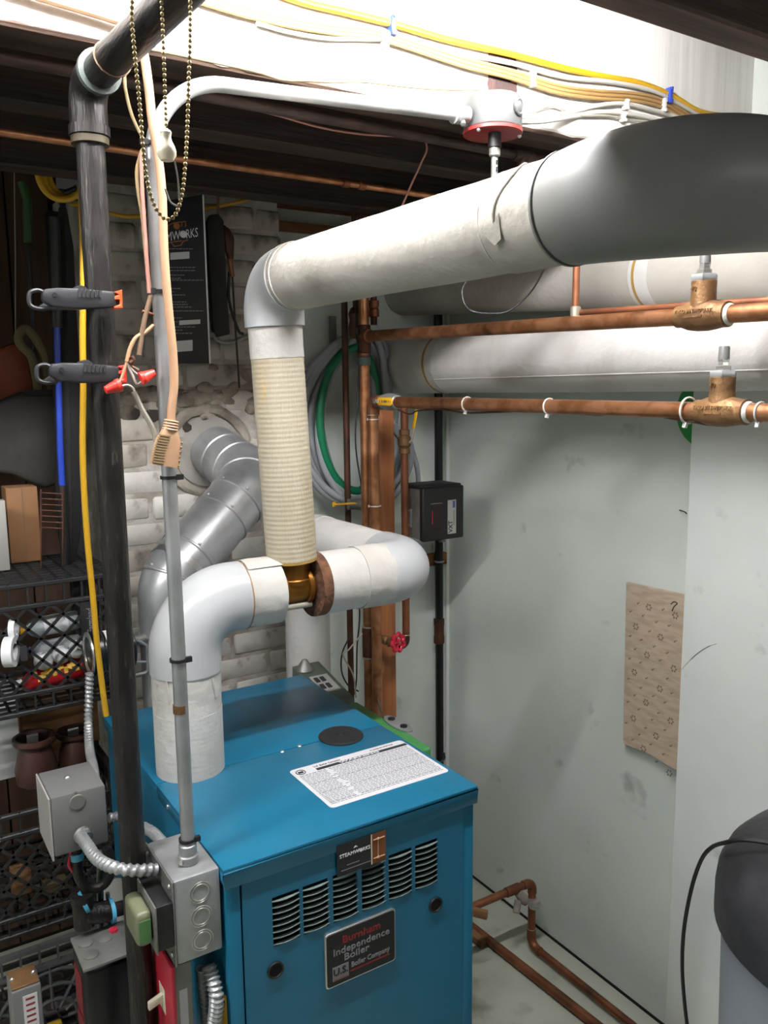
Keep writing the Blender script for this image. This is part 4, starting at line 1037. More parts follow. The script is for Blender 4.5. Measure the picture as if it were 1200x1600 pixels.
# loose thermostat wires with two red wire nuts
lw = thing('wire_splice', 'tangle of spliced wires with two red wire nuts by the black pole', 'wire', A(205, 620, y=1.09))
for pts, r_, m_ in ((((236, 462), (228, 490), (222, 520), (217, 555)), .0032, 'cable_brown'), (((222, 486), (230, 488), (240, 492)), .0018, 'copper_dull'),
                    (((240, 508), (226, 520), (212, 528), (203, 545), (198, 565)), .0026, 'cable_tan'), (((198, 565), (205, 572), (216, 578)), .0018, 'cable_brown'),
                    (((198, 566), (208, 580), (222, 590)), .0018, 'cable_grey'), (((198, 566), (190, 590), (186, 598)), .0018, 'cable_tan'), (((198, 568), (206, 584), (214, 600), (222, 596)), .0016, 'cable_white'),
                    (((190, 603), (200, 602), (208, 607), (211, 615)), .0016, 'cable_white'), (((209, 612), (222, 640), (238, 668), (244, 690)), .0036, 'cable_grey'), (((204, 557), (207, 562), (203, 568)), .004, 'copper_dark')):
    build(MB().tube(spline([A(p[0], p[1], y=1.09) for p in pts], 5), r_, 8), 'wire', m_, lw)
for a_, b_ in (((164, 610), (188, 601)), ((242, 582), (220, 592))):
    u0, u1 = A(a_[0], a_[1], y=1.085), A(b_[0], b_[1], y=1.085); L_ = (u1 - u0).length
    build(MB().lathe([(.0, 0), (.0048, .0006), (.0055, .004), (.0075, L_ * .72), (.0085, L_ * .78), (.0085, L_), (.006, L_)], u0, u1 - u0, 12), 'wire_nut', 'red_nut', lw)

# ------------------------------------------------------------------ two spring clamps gripping the stand pipe
def clamp(x0, x1, yc_, ycoord, label, tip):
    c0_, c1_ = A(x0, yc_, y=ycoord), A(x1, yc_, y=ycoord); L_ = (c1_ - c0_).length; ax = (c1_ - c0_).normalized(); uz = V((0, 0, 1))
    c = thing('spring_clamp', label, 'clamp', (c0_ + c1_) / 2 + V((0, 0, -.015)), 'clamps gripping the stand pipe')
    def P(f, z): return c0_ + ax * (L_ * f) + uz * z
    out = [(.16, .0115), (.30, .013), (.52, .0125), (.60, .0115), (.80, .0100), (.93, .0085), (.93, -.011), (.82, -.012), (.62, -.013), (.42, -.0125), (.22, -.0095), (.13, -.003), (.13, .006)]
    build(MB().prism([P(f, z) + V((0, -.008, 0)) for f, z in out], (0, .016, 0)), 'handle', 'plastic_black', c, bevel=.003, seg=2)
    out2 = [(.10, -.010), (.35, -.011), (.60, -.0115), (.90, -.006), (.90, .003), (.5, .001), (.2, -.002)]
    build(MB().prism([P(f, z) + V((0, .022, 0)) for f, z in out2], (0, .012, 0)), 'rear_handle', 'plastic_black', c, bevel=.003)
    lp = [P(f, z) for f, z in ((.22, -.011), (.1, -.012), (.015, -.008), (.0, .0), (.02, .008), (.1, .0105), (.16, .008))]
    build(MB().tube(spline(lp, 5), .0026, 8), 'hang_loop', 'plastic_black', c)
    build(MB().lathe([(.010, -.006), (.011, 0), (.010, .022)], P(.55, .006) + V((0, .0, 0)), (0, 1, 0), 16), 'pivot', 'plastic_black', c)
    for k in range(6): build(MB().bar(P(.53 + .045 * k, .0115 - k * .0004) + V((0, -.0088, 0)), P(.515 + .045 * k, .001) + V((0, -.0088, 0)), .003, .002, (0, 1, 0)), 'grip_rib', 'plastic_black', c)
    build(MB().lathe([(.003, 0), (.003, .001), (0, .001)], P(.26, .004) + V((0, -.008, 0)), (0, -1, 0), 10), 'rivet_hole', 'void', c)
    build(MB().prism([P(f, z) + V((0, -.009, 0)) for f, z in ((.90, .008), (1.0, .011), (1.0, -.013), (.90, -.013), (.90, -.010), (.965, -.008), (.965, -.002), (.91, -.002), (.91, .003), (.965, .004))], (0, .02, 0)), 'jaw_pad', tip, c, bevel=.001, seg=1)
clamp(45, 189, 467, 1.125, 'black spring clamp with orange jaw, higher of two on the stand pipe', 'orange')
clamp(57, 195, 583, 1.125, 'black spring clamp with red jaw, lower of two on the stand pipe', 'red_nut')

# ------------------------------------------------------------------ pull chains with porcelain knob
def beads(pts, step, r, m):
    mb = MB()
    for p in resample(pts, step): mb.sphere(p, r, 8, 6)
    return mb
yh = .80
lc = thing('pull_chain', 'long looped brass bead chain hanging from the ceiling lamp', 'chain', A(262, 345, y=yh))
loop = spline([A(p[0], p[1], y=yh) for p in ((212, -40), (206, 10), (207, 45), (212, 100), (218, 160), (223, 225), (227, 265), (234, 300), (243, 325), (256, 341), (266, 342), (276, 332), (285, 300), (290, 250), (293, 190), (295, 120), (297, 60), (297, -40))], 8)
build(beads(loop, .0048, .0021, 'bead'), 'bead_chain', 'bead', lc)['kind'] = 'stuff'
build(MB().tube(loop, .0006, 6), 'chain_core', 'bead', lc)
tg_ = spline([A(p[0], p[1], y=yh) for p in ((273, 252), (278, 280), (280, 312))], 5)
build(MB().tube(tg_, .0009, 6).tube(spline([A(258, 295, y=yh), A(266, 315, y=yh), A(277, 322, y=yh)], 4), .0009, 6), 'chain_hook', 'steel_bright', lc)
sc_ = thing('pull_chain', 'short bead chain ending in an ivory porcelain knob', 'chain', A(261, 252, y=.815))
ch2 = spline([A(p[0], p[1], y=.815) for p in ((250, -40), (254, 40), (257, 120), (260, 203))], 8)
build(beads(ch2, .0048, .0019, 'bead'), 'bead_chain', 'bead', sc_)['kind'] = 'stuff'
kb, kt = A(261, 252, y=.815), A(260, 204, y=.815); kl = kt.z - kb.z
build(MB().lathe([(0, 0), (.006, .0006), (.0088, .005), (.0092, .009), (.008, kl * .48), (.0055, kl * .66), (.0048, kl * .8), (.0056, kl * .93), (.0045, kl), (0, kl)], kb, (0, 0, 1), 24), 'knob', 'ivory', sc_)

# ------------------------------------------------------------------ electrical box with transformer on the boiler side
SX0, SX1, SY0, SY1, SZ0, SZ1 = .318, .386, 1.062, 1.185, .872, 1.0
sb = thing('junction_box', 'galvanised electrical box with knockouts on the boiler side', 'junction box', (.352, 1.12, SZ0))
build(MB().box((SX0, SY0, SZ0), (SX1, SY1, SZ1)), 'box', 'galv', sb, bevel=.004, seg=2)
build(MB().box((SX0 - .0025, SY0 - .001, SZ0 - .002), (SX0, SY1 + .001, SZ1 + .001)), 'cover', 'galv_dull', sb, bevel=.001, seg=1)
for k in range(3):
    c_ = V((.356, SY0 - .0002, SZ1 - .028 - .037 * k))
    build(MB().torus(c_, (0, 1, 0), .0125, .0011, 26, 6).torus(c_, (0, 1, 0), .0155, .0008, 26, 6), 'knockout', 'steel_bright', sb)
for yy, zz_ in ((SY0 + .012, SZ1 - .012), (SY0 + .012, SZ0 + .012), (SY1 - .012, SZ1 - .012)): build(MB().sphere((SX0 - .003, yy, zz_), .0042, 10, 6, (.6, 1, 1)), 'screw', 'steel_bright', sb)
tfc = V((SX0 - .0025, 1.10, .938))
trf = thing('transformer', 'black control transformer with olive end bell on the electrical box', 'transformer', tfc + V((-.03, 0, -.03)))
build(MB().box(tfc + V((-.024, -.040, -.034)), tfc + V((0, .040, .034))), 'core', 'black', trf, bevel=.003)
build(MB().box(tfc + V((-.0265, -.043, -.036)), tfc + V((-.024, .043, .036))), 'flange', 'galv_dull', trf, bevel=.001)
build(MB().box(tfc + V((-.049, -.030, -.026)), tfc + V((-.0265, .034, .026))), 'end_bell', 'green_olive', trf, bevel=.008, seg=3)
build(MB().box(tfc + V((-.046, -.0312, -.018)), tfc + V((-.030, -.0302, .015))), 'label', 'label_green', trf)
# red emergency switch on a box below
rs = thing('emergency_switch', 'red emergency switch plate with white toggle below the electrical box', 'switch', (.335, 1.12, .68))
build(MB().box((.318, 1.085, .70), (.346, 1.185, .855)), 'back_box', 'galv_dull', rs, bevel=.003)
build(MB().box((.312, 1.075, .692), (.318, 1.195, .862)), 'switch_plate', 'red_cover', rs, bevel=.002)
build(MB().hexa((.302, 1.125, .782), (.012, 0, .004), (0, .004, 0), (0, 0, .006)), 'toggle', 'ivory', rs, bevel=.0015)
build(MB().box((.3115, 1.112, .763), (.3135, 1.138, .803)), 'toggle_slot', 'ivory', rs)
build(MB().box((.325, 1.0845, .755), (.337, 1.0852, .815)), 'label', 'paper', rs)
def armored(name, pts, y, r, label, pitch=.0074, m='galv'):
    path = resample(spline([A(p[0], p[1], y=y if len(p) < 3 else p[2]) for p in pts], 10), pitch / 5)
    return tag(build(MB().tube(path, r, 14, rf=lambda s, th: 1 + .17 * math.sin(2 * PI * s / pitch + th)), name, m), label, 'conduit')
armored('armored_cable', ((315, 1512, 1.10), (318, 1540, 1.10), (322, 1580, 1.10), (326, 1640, 1.10)), 1.1, .0078, 'armoured cable dropping out of the electrical box beside the red switch')
armored('armored_cable', ((326, 1508, 1.085), (335, 1540, 1.07), (338, 1570, 1.065), (330, 1640, 1.075)), 1.1, .0098, 'thicker armoured cable dropping beside the yellow tag')
armored('armored_cable', ((126, 1306, 1.29), (136, 1320, 1.24), (152, 1342, 1.18), (180, 1356, 1.13), (215, 1360, 1.115), (243, 1358, 1.118)), 1.2, .0082, 'armoured cable sagging from the grey control box to the electrical box', pitch=.0105)
armored('armored_cable', ((223, 1292, 1.33), (240, 1302, 1.28), (255, 1318, 1.22), (266, 1330, 1.17)), 1.2, .0082, 'short armoured cable reaching over the back of the electrical box', pitch=.011)
armored('armored_cable', ((140, 1052, 1.70), (139, 1090, 1.70), (138, 1130, 1.68), (140, 1170, 1.60), (146, 1200, 1.50), (150, 1225, 1.45)), 1.6, .0078, 'armoured cable dropping from the black damper motor', pitch=.0095)
armored('armored_cable', ((170, 1278, 1.40), (182, 1276, 1.40), (200, 1282, 1.38), (222, 1292, 1.34)), 1.4, .0075, 'armoured cable passing behind the stand pipe')
yt = [A(338, 1545, y=1.075), A(353, 1556, y=1.065), A(356, 1625, y=1.065), A(336, 1630, y=1.08)]
ytg = thing('warning_tag', 'yellow warning tag hanging beside armoured cables on the boiler side', 'tag', yt[3])
build(MB().prism(yt, (.0003, -.001, 0)), 'card', 'yellow_cable', ytg)
text('TAG'[0:0] or 'II', .012, (yt[0] + yt[1]) / 2 + V((0, -.0025, -.016)), (1, -.3, -.2), (0, 0, 1), 'ink', ytg, fit=.008)

# ------------------------------------------------------------------ grey control box on its siphon loop (pressure control)
gk = A(122, 1268, y=1.30)
gx0, gx1 = A(80, 1265, y=1.30).x, A(167, 1265, y=1.30).x
gz1, gz0 = A(122, 1237, y=1.30).z, A(122, 1330, y=1.30).z
pc_ = thing('pressure_control', 'grey metal pressure control box beside the stand pipe', 'control box', ((gx0+gx1)/2, 1.35, gz0))
build(MB().box((gx0, 1.30, gz0), (gx1, 1.405, gz1)), 'case', 'grey_paint', pc_, bevel=.0035)
build(MB().box((gx0 - .003, 1.302, gz0 - .006), (gx0 - .0005, 1.407, gz1 - .002)), 'lit_side_flap', 'grey_paint_light', pc_)  # lighter grey puts the light falling on this side into the colour
kc_ = A(121, 1253, y=1.30)
build(MB().lathe([(.0125, 0), (.0125, .0012), (.0115, .002), (0, .002)], kc_, (0, -1, 0), 26), 'knockout', 'galv_dull', pc_)
build(MB().lathe([(.0022, 0), (.0022, .0015), (0, .002)], kc_ + V((-.001, 0, .0165)), (0, -1, 0), 8), 'rivet', 'steel_bright', pc_)
build(MB().lathe([(.0135, 0), (.0135, .006), (.0115, .008), (.0115, .016)], A(127, 1303, y=1.30) , (.3, -1, -.2), 20), 'cable_connector', 'steel_bright', pc_)
build(MB().sphere(V(((gx0+gx1)/2 - .004, 1.36, gz1)), .005, 10, 6, (1, 1, .7)), 'screw', 'steel_bright', pc_)
sy_ = 1.36
sf = thing('siphon_loop', 'dark iron siphon loop and tee with blue sealant under the grey control box', 'pipe', A(135, 1450, y=sy_))
SP = lambda x, y_, yy=sy_: A(x, y_, y=yy)
build(MB().tube(spline([SP(121, 1325), SP(121, 1345), SP(122, 1365), SP(132, 1383), SP(148, 1388), SP(164, 1380), SP(172, 1362), SP(172, 1340), SP(166, 1325)], 7), .0085, 16), 'loop', 'black_iron', sf)
build(MB().tube([SP(120, 1332), SP(121, 1342)], .0112, 16), 'sealant', 'tape_blue', sf)
build(MB().lathe([(.0125, 0), (.017, .002), (.017, .045), (.019, .047), (.019, .06), (.013, .062)], SP(132, 1448), (0, 0, 1), 22), 'tee', 'black_iron', sf)
build(MB().tube([SP(128, 1412) , SP(134, 1408)], .020, 18), 'sealant', 'tape_blue', sf)
build(MB().tube([SP(172, 1424), SP(178, 1422)], .0205, 18), 'sealant', 'tape_blue', sf)
build(MB().tube([SP(132, 1428), SP(170, 1424)], .018, 20), 'tee_arm', 'black_iron', sf)
build(MB().tube([SP(170, 1424), SP(178, 1422), SP(230, 1408, 1.42)], .0125, 18), 'nipple', 'iron_brown', sf)
build(MB().tube([SP(158, 1330, 1.38), SP(156, 1375, 1.38), SP(158, 1470, 1.38)], .006, 12).tube([SP(168, 1395, 1.38), SP(176, 1500, 1.38)], .0035, 10), 'gauge_tube', 'galv_dull', sf)
gg = thing('gauge_dial', 'thin round gauge face seen edge-on behind the stand pipe', 'gauge', SP(190, 1460, 1.42))
build(MB().lathe([(.045, 0), (.047, .003), (.047, .012), (.0, .014)], SP(193, 1412, 1.43), (-.9, -.35, .1), 30), 'dial', 'grey_paint_light', gg)
wire('red_wire', ((112, 1330), (108, 1350), (114, 1362)), 1.36, .003, 'red_cover', 'red wire hanging below the grey control box')
# low water cut-off: black box with steel top plate
lw_ = thing('water_cutoff', 'black water cut-off box with steel knockout plate on top', 'control box', A(165, 1590, y=1.30))
lx0, lx1 = A(130, 1510, y=1.27).x, A(212, 1510, y=1.27).x
lz1 = A(170, 1500, y=1.27).z
build(MB().box((lx0, 1.27, lz1 - .22), (lx1 + .005, 1.36, lz1 - .003)), 'case', 'black_gloss', lw_, bevel=.012, seg=3)
build(MB().box((lx0 - .001, 1.268, lz1 - .006), (lx1 + .006, 1.362, lz1)), 'top_plate', 'galv_dull', lw_, bevel=.002)
for dx, dy in ((.018, .03), (.018, .065), (.048, .06)):
    build(MB().lathe([(.0125, 0), (.0125, .002), (.010, .003), (0, .003)], (lx0 + dx, 1.268 + dy, lz1), (0, 0, 1), 22), 'knockout', 'galv_dull', lw_)
build(MB().lathe([(.008, 0), (.007, .004), (0, .005)], (lx1 - .016, 1.34, lz1), (0, 0, 1), 12), 'pilot_light', 'red_cover', lw_)
build(MB().box((lx0 - .0012, 1.29, lz1 - .10), (lx0 - .0002, 1.34, lz1 - .03)).box((lx0 - .0012, 1.29, lz1 - .17), (lx0 - .0002, 1.335, lz1 - .11)), 'side_label', 'plate_red', lw_)
# grey relay box at the lower left
rx0, rx1 = A(18, 1560, y=1.33).x, A(66, 1560, y=1.33).x; rz1 = A(40, 1545, y=1.33).z
rl = thing('relay_box', 'grey relay box with white instruction label low beside the crates', 'control box', ((rx0+rx1)/2, 1.36, rz1 - .16))
build(MB().box((rx0, 1.33, rz1 - .16), (rx1, 1.385, rz1)), 'case', 'grey_paint', rl, bevel=.003)
build(MB().box((rx0 + .002, 1.334, rz1), (rx1 - .002, 1.384, rz1 + .003)), 'terminal_cover', 'bronze', rl, bevel=.001)
for dx in (.006, .038): build(MB().sphere((rx0 + dx, 1.36, rz1 + .003), .004, 8, 6), 'screw', 'steel_bright', rl)
lb_ = build(MB().box((rx0 + .016, 1.3292, rz1 - .12), (rx1 - .007, 1.33, rz1 - .012)), 'label', 'paper', rl)
ln = MB()
for k in range(9): ln.box((rx0 + .02, 1.3288, rz1 - .02 - .010 * k), (rx1 - .011, 1.3292, rz1 - .017 - .010 * k))
build(ln, 'label_print', 'red_plate', lb_)
build(MB().box((rx0, 1.35, 0), (rx0 + .04, 1.375, rz1 - .16)), 'bracket', 'galv_dull', rl)
K1Z = A(60, 908, y=1.85).z + .001
# ------------------------------------------------------------------ black sign hanging beside the chimney face
def AP(px, py, p0, nrm):
    d = RT * ((px - 600) / FPX) - UP * ((py - 800) / FPX) + _fw
    return CAM + d * ((V(p0) - CAM).dot(nrm) / d.dot(nrm))
sTR, sBR, sTL, sBL = A(316, 304, y=2.0), A(326, 568, y=2.0), A(236, 318, y=2.055), A(248, 568, y=2.055)
sn = (sTR - sTL).cross(sBL - sTL).normalized()
if sn.dot(CAM - sTL) < 0: sn = -sn
sBR = AP(327, 568, sTL, sn)
sg = thing('shop_sign', 'black printed sign board hanging in front of the white brick', 'sign', sBR)
build(MB().prism([sTL, sTR, sBR, sBL], -sn * .004), 'board', 'sign_black', sg)
ev = (sTR - sTL).normalized()
build(MB().prism([sTR, sTR + ev * .0035, sBR + ev * .0035, sBR], -sn * .004), 'board_edge', 'sign_white', sg)
sud = (sTR - sBR).normalized(); sxd = ev
def sat(px, py): return AP(px, py, sTL + sn * .0004, sn)
text('STEAMW', .030, sat(257, 372), sxd, sud, 'sign_white', sg, fit=(sat(281, 366) - sat(232, 374)).length)
text('RKS', .030, sat(300, 365), sxd, sud, 'sign_white', sg, fit=(sat(309, 363) - sat(291, 367)).length)
build(MB().lathe([(.0085, 0), (.0085, .0004), (0, .0004)], sat(286.5, 366), sn, 24), 'letter_disc', 'sign_white', sg)
em = MB()
for (a_, b_) in (((263, 358), (263, 352)), ((263, 352), (272, 348)), ((272, 348), (290, 346)), ((290, 346), (290, 354)), ((262, 380), (270, 378)), ((268, 379), (272, 385)), ((272, 385), (283, 383)), ((283, 383), (286, 377)), ((286, 377), (294, 375)), ((271, 378), (284, 376)), ((276, 349), (277, 356)), ((284, 348), (284, 354))):
    em.bar(sat(*a_), sat(*b_), .0022, .0005, sn)
em.lathe([(.008, 0), (.008, .0004), (0, .0004)], sat(276, 353), sn, 16)
build(em, 'emblem', 'copper_print', sg)['kind'] = 'stuff'
for (x0, y0, x1, y1) in ((266, 395, 296, 406), (280, 501, 313, 508), (276, 533, 301, 550)):
    build(MB().prism([sat(x0, y0), sat(x1, y0 - 2), sat(x1, y1 - 2), sat(x0, y1)], sn * .0005), 'paper_strip', 'paper', sg)
sp_ = MB()
for py_, xa, xb in ((389, 255, 301), (418, 258, 306), (423, 258, 305), (430, 258, 288), (435, 258, 283), (438, 258, 318), (451, 260, 282), (456, 260, 272), (461, 260, 289), (472, 262, 291), (476, 262, 293), (480, 262, 299), (486, 262, 318), (497, 264, 285), (503, 264, 278), (511, 266, 305), (516, 268, 285), (521, 268, 300)):
    x = xa
    while x < xb:
        l_ = random.uniform(2, 6); sp_.bar(sat(x, py_), sat(min(x + l_, xb), py_ - .1 * l_), .0022, .0004, sn); x += l_ + 1.2
build(sp_, 'small_print', 'plate_grey', sg)['kind'] = 'stuff'
tag(build(MB().tube([sat(276, 308), A(277, 285, y=2.03), A(278, 250, y=2.03)], .0012, 6), 'sign_string', 'cable_grey'), 'thin string holding up the black sign board', 'string')

# tools hanging right of the sign
hs = thing('sheathed_saw', 'black sheathed hand tool hanging on the brick beside the sign', 'tool', A(345, 525, y=2.06))
build(MB().prism([A(p[0], p[1], y=2.05) for p in ((325, 345), (330, 335), (342, 334), (350, 345), (353, 410), (356, 470), (360, 522), (340, 527), (334, 515), (328, 420))], (0, .02, 0)), 'sheath', 'cloth_dark', hs, bevel=.003)
build(MB().prism([A(p[0], p[1], y=2.055) for p in ((350, 350), (360, 358), (367, 372), (366, 405), (360, 408), (354, 390))], (0, .018, 0)), 'grip', 'copper_dark', hs, bevel=.004)
build(MB().tube([A(341, 296, y=2.06), A(341, 340, y=2.06)], .0035, 8), 'hanging_rod', 'cable_brown', hs)
hr = thing('thin_rod', 'thin dark rod with brown grip leaning on the brick', 'rod', A(374, 606, y=2.06))
build(MB().tube([A(363, 430, y=2.055), A(367, 500, y=2.055), A(374, 606, y=2.06)], .0028, 8), 'rod', 'black_iron', hr)
build(MB().tube([A(359, 405, y=2.055), A(363, 432, y=2.055)], .0065, 10), 'grip', 'copper_dull', hr)
tag(build(MB().tube(spline([A(358, 425, y=2.06), A(358, 470, y=2.06), A(372, 515, y=2.06), A(380, 522, y=2.06)], 5), .004, 8), 'tool_strap', 'cloth_dark'), 'dark strap hanging beside the sheathed tool', 'strap')
pk = [A(p[0], p[1], y=2.06) for p in ((332, 520), (340, 532), (360, 535), (392, 522))]
tag(build(MB().tube(spline(pk, 5), .005, 8), 'wall_bracket', 'galv_dull'), 'pale bracket under the sheathed tool on the brick', 'bracket')

# ------------------------------------------------------------------ yellow cords
ycd = thing('extension_cord', 'yellow extension cord hanging down past the milk crate', 'cord', A(165, 1115, y=1.62))
build(MB().tube(spline([A(p[0], p[1], y=1.55 + .1 * (p[1] - 300) / 800) for p in ((126, 250), (128, 330), (130, 420), (129, 520), (130, 600), (129, 690), (131, 760), (137, 850), (145, 930), (151, 1000), (157, 1050), (162, 1090), (166, 1118))], 6), .0058, 12), 'cord', 'yellow_cable', ycd)
yco = thing('cord_coil', 'yellow cord coil hanging under the ceiling behind the stand pipe', 'cord', A(95, 320, y=2.0))
for k in range(3):
    pts = [A(98 + 6 * k + (40 - 3 * k) * math.cos(t_), 262 + 3 * k + (50 - 5 * k) * math.sin(t_), y=1.945 + .012 * k) for t_ in [2 * PI * j / 18 for j in range(18)]]
    build(MB().tube(spline(pts, 3, True), .0065, 10, closed=True), 'cord_loop', 'yellow_cable', yco)
wire('yellow_line', ((110, 318), (140, 324), (165, 331), (190, 337), (215, 338), (260, 334), (320, 326), (370, 316), (400, 308)), 2.07, .0048, 'yellow_cable', 'yellow cord stretched across the top of the brick', 'cord')

# ------------------------------------------------------------------ hanging things in the dark corner left of the stand pipe
bg = thing('black_bag', 'dark cloth bag hanging in the storage corner', 'bag', A(55, 760, y=2.12))
out = [(-30, 640), (0, 628), (34, 612), (94, 612), (101, 645), (104, 752), (72, 764), (20, 742), (-30, 735)]
bgm = MB().prism([A(p[0], p[1], y=2.10) for p in out], (0, .07, 0))
build(bgm, 'body', 'cloth_dark', bg, bevel=.012, seg=3)
build(MB().tube(spline([A(60, 612, y=2.12), A(50, 560, y=2.12), A(33, 540, y=2.12), (A(29, 525, y=2.12)), A(40, 513, y=2.12), A(56, 530, y=2.12), A(68, 560, y=2.13), A(72, 612, y=2.13)], 6), .010, 10), 'handle', 'khaki', bg)
build(MB().bar(A(38, 613, y=2.095), A(96, 613, y=2.095), .006, .012), 'top_hem', 'black_matte', bg)
ob_ = thing('orange_bag', 'dull orange triangular bag hanging above the dark cloth bag', 'bag', A(10, 630, y=2.22))
build(MB().prism([A(p[0], p[1], y=2.2) for p in ((-40, 560), (18, 536), (28, 536), (44, 560), (54, 600), (40, 640), (-40, 650))], (0, .04, 0)), 'body', 'orange_bag', ob_, bevel=.01, seg=3)
build(MB().tube([A(22, 255, y=2.21), A(24, 400, y=2.21), A(24, 540, y=2.21)], .0014, 6), 'string', 'cable_grey', ob_)
gt = thing('green_tool', 'green handled garden tool hanging under the joists', 'tool', A(44, 520, y=2.15))
build(MB().tube([A(34, 284, y=2.15), A(42, 310, y=2.15), A(44, 380, y=2.15)], .0105, 12), 'handle', 'green_handle', gt)
build(MB().tube([A(43, 380, y=2.15), A(50, 470, y=2.15), A(57, 600, y=2.15)], .005, 10), 'shaft', 'black', gt)
bt = thing('blue_pole', 'blue handled pole standing in the storage corner', 'pole', A(94, 860, y=2.0))
build(MB().tube([A(89, 510, y=2.0), A(94, 700, y=2.0), A(97, 760, y=2.0)], .0072, 14), 'blue_shaft', 'blue_handle', bt)
build(MB().tube([A(84, 340, y=2.0), A(89, 512, y=2.0)], .0125, 14), 'black_grip', 'black', bt)
build(MB().tube([A(97, 758, y=2.0), V((A(100, 860, y=2.0).x, 2.0, 1.27))], .009, 12), 'tip', 'black', bt)
bk = thing('folded_umbrella', 'black folded umbrella standing behind the stand pipe', 'umbrella', A(112, 870, y=2.03))
ub = A(108, 870, y=2.03); ub.z = 1.27; ut = A(98, 325, y=2.03)
build(MB().tube([ub, ub.lerp(ut, .1), ub.lerp(ut, .55), ub.lerp(ut, .9), ut], [.012, .026, .028, .02, .008], 16, rf=lambda s, th: 1 + .1 * math.cos(th * 6)), 'canopy', 'black_matte', bk)
build(MB().tube([ut, ut + V((0, 0, .04))], .007, 10).tube([ut + V((0, 0, .03)), ut + V((.03, 0, .045)), ut + V((.035, 0, .02))], .007, 10), 'crook', 'black', bk)
# storage shelf post and cartons behind the crate
po = A(118, 700, y=2.12)
tag(build(MB().box((po.x - .018, 2.175, 0), (po.x + .022, 2.21, 2.1)), 'shelf_post', 'black_matte', bevel=.003), 'black steel post standing beside the brick chimney', 'post')
bxs = thing('cardboard_carton', 'tall brown carton standing on the crate top', 'carton', A(38, 880, y=2.06))
c_a, c_b = A(8, 760, y=2.07), A(66, 870, y=2.07)
build(MB().box((c_a.x, 2.07, K1Z), (c_b.x, 2.14, c_a.z - .005)), 'carton', 'cardboard', bxs, bevel=.002)
build(MB().box((A(36, 800, y=2.07).x, 2.0685, K1Z), (A(37.5, 800, y=2.07).x, 2.07, c_a.z - .005)), 'flap_line', 'cable_brown', bxs)
wrk = thing('wire_rack', 'small brown wire rack standing on the crate behind the yellow cord', 'rack', A(85, 880, y=2.02))
rk = MB()
for k in range(7): rk.tube([A(62, 770 + k * 9, y=1.98), A(100, 772 + k * 9, y=1.98)], .0016, 6)
for xx in (64, 98): rk.tube([A(xx, 765, y=1.98), V((A(xx, 880, y=1.98).x, 1.98, K1Z))], .0022, 6)
build(rk, 'wire_frame', 'copper_dark', wrk)
tag(build(MB().box((-.02, 2.0, K1Z), (A(9, 800, y=2.0).x, 2.03, A(5, 782, y=2.0).z)), 'white_board', 'grey_paint_light', bevel=.001), 'white board standing beside the tall brown carton', 'board')

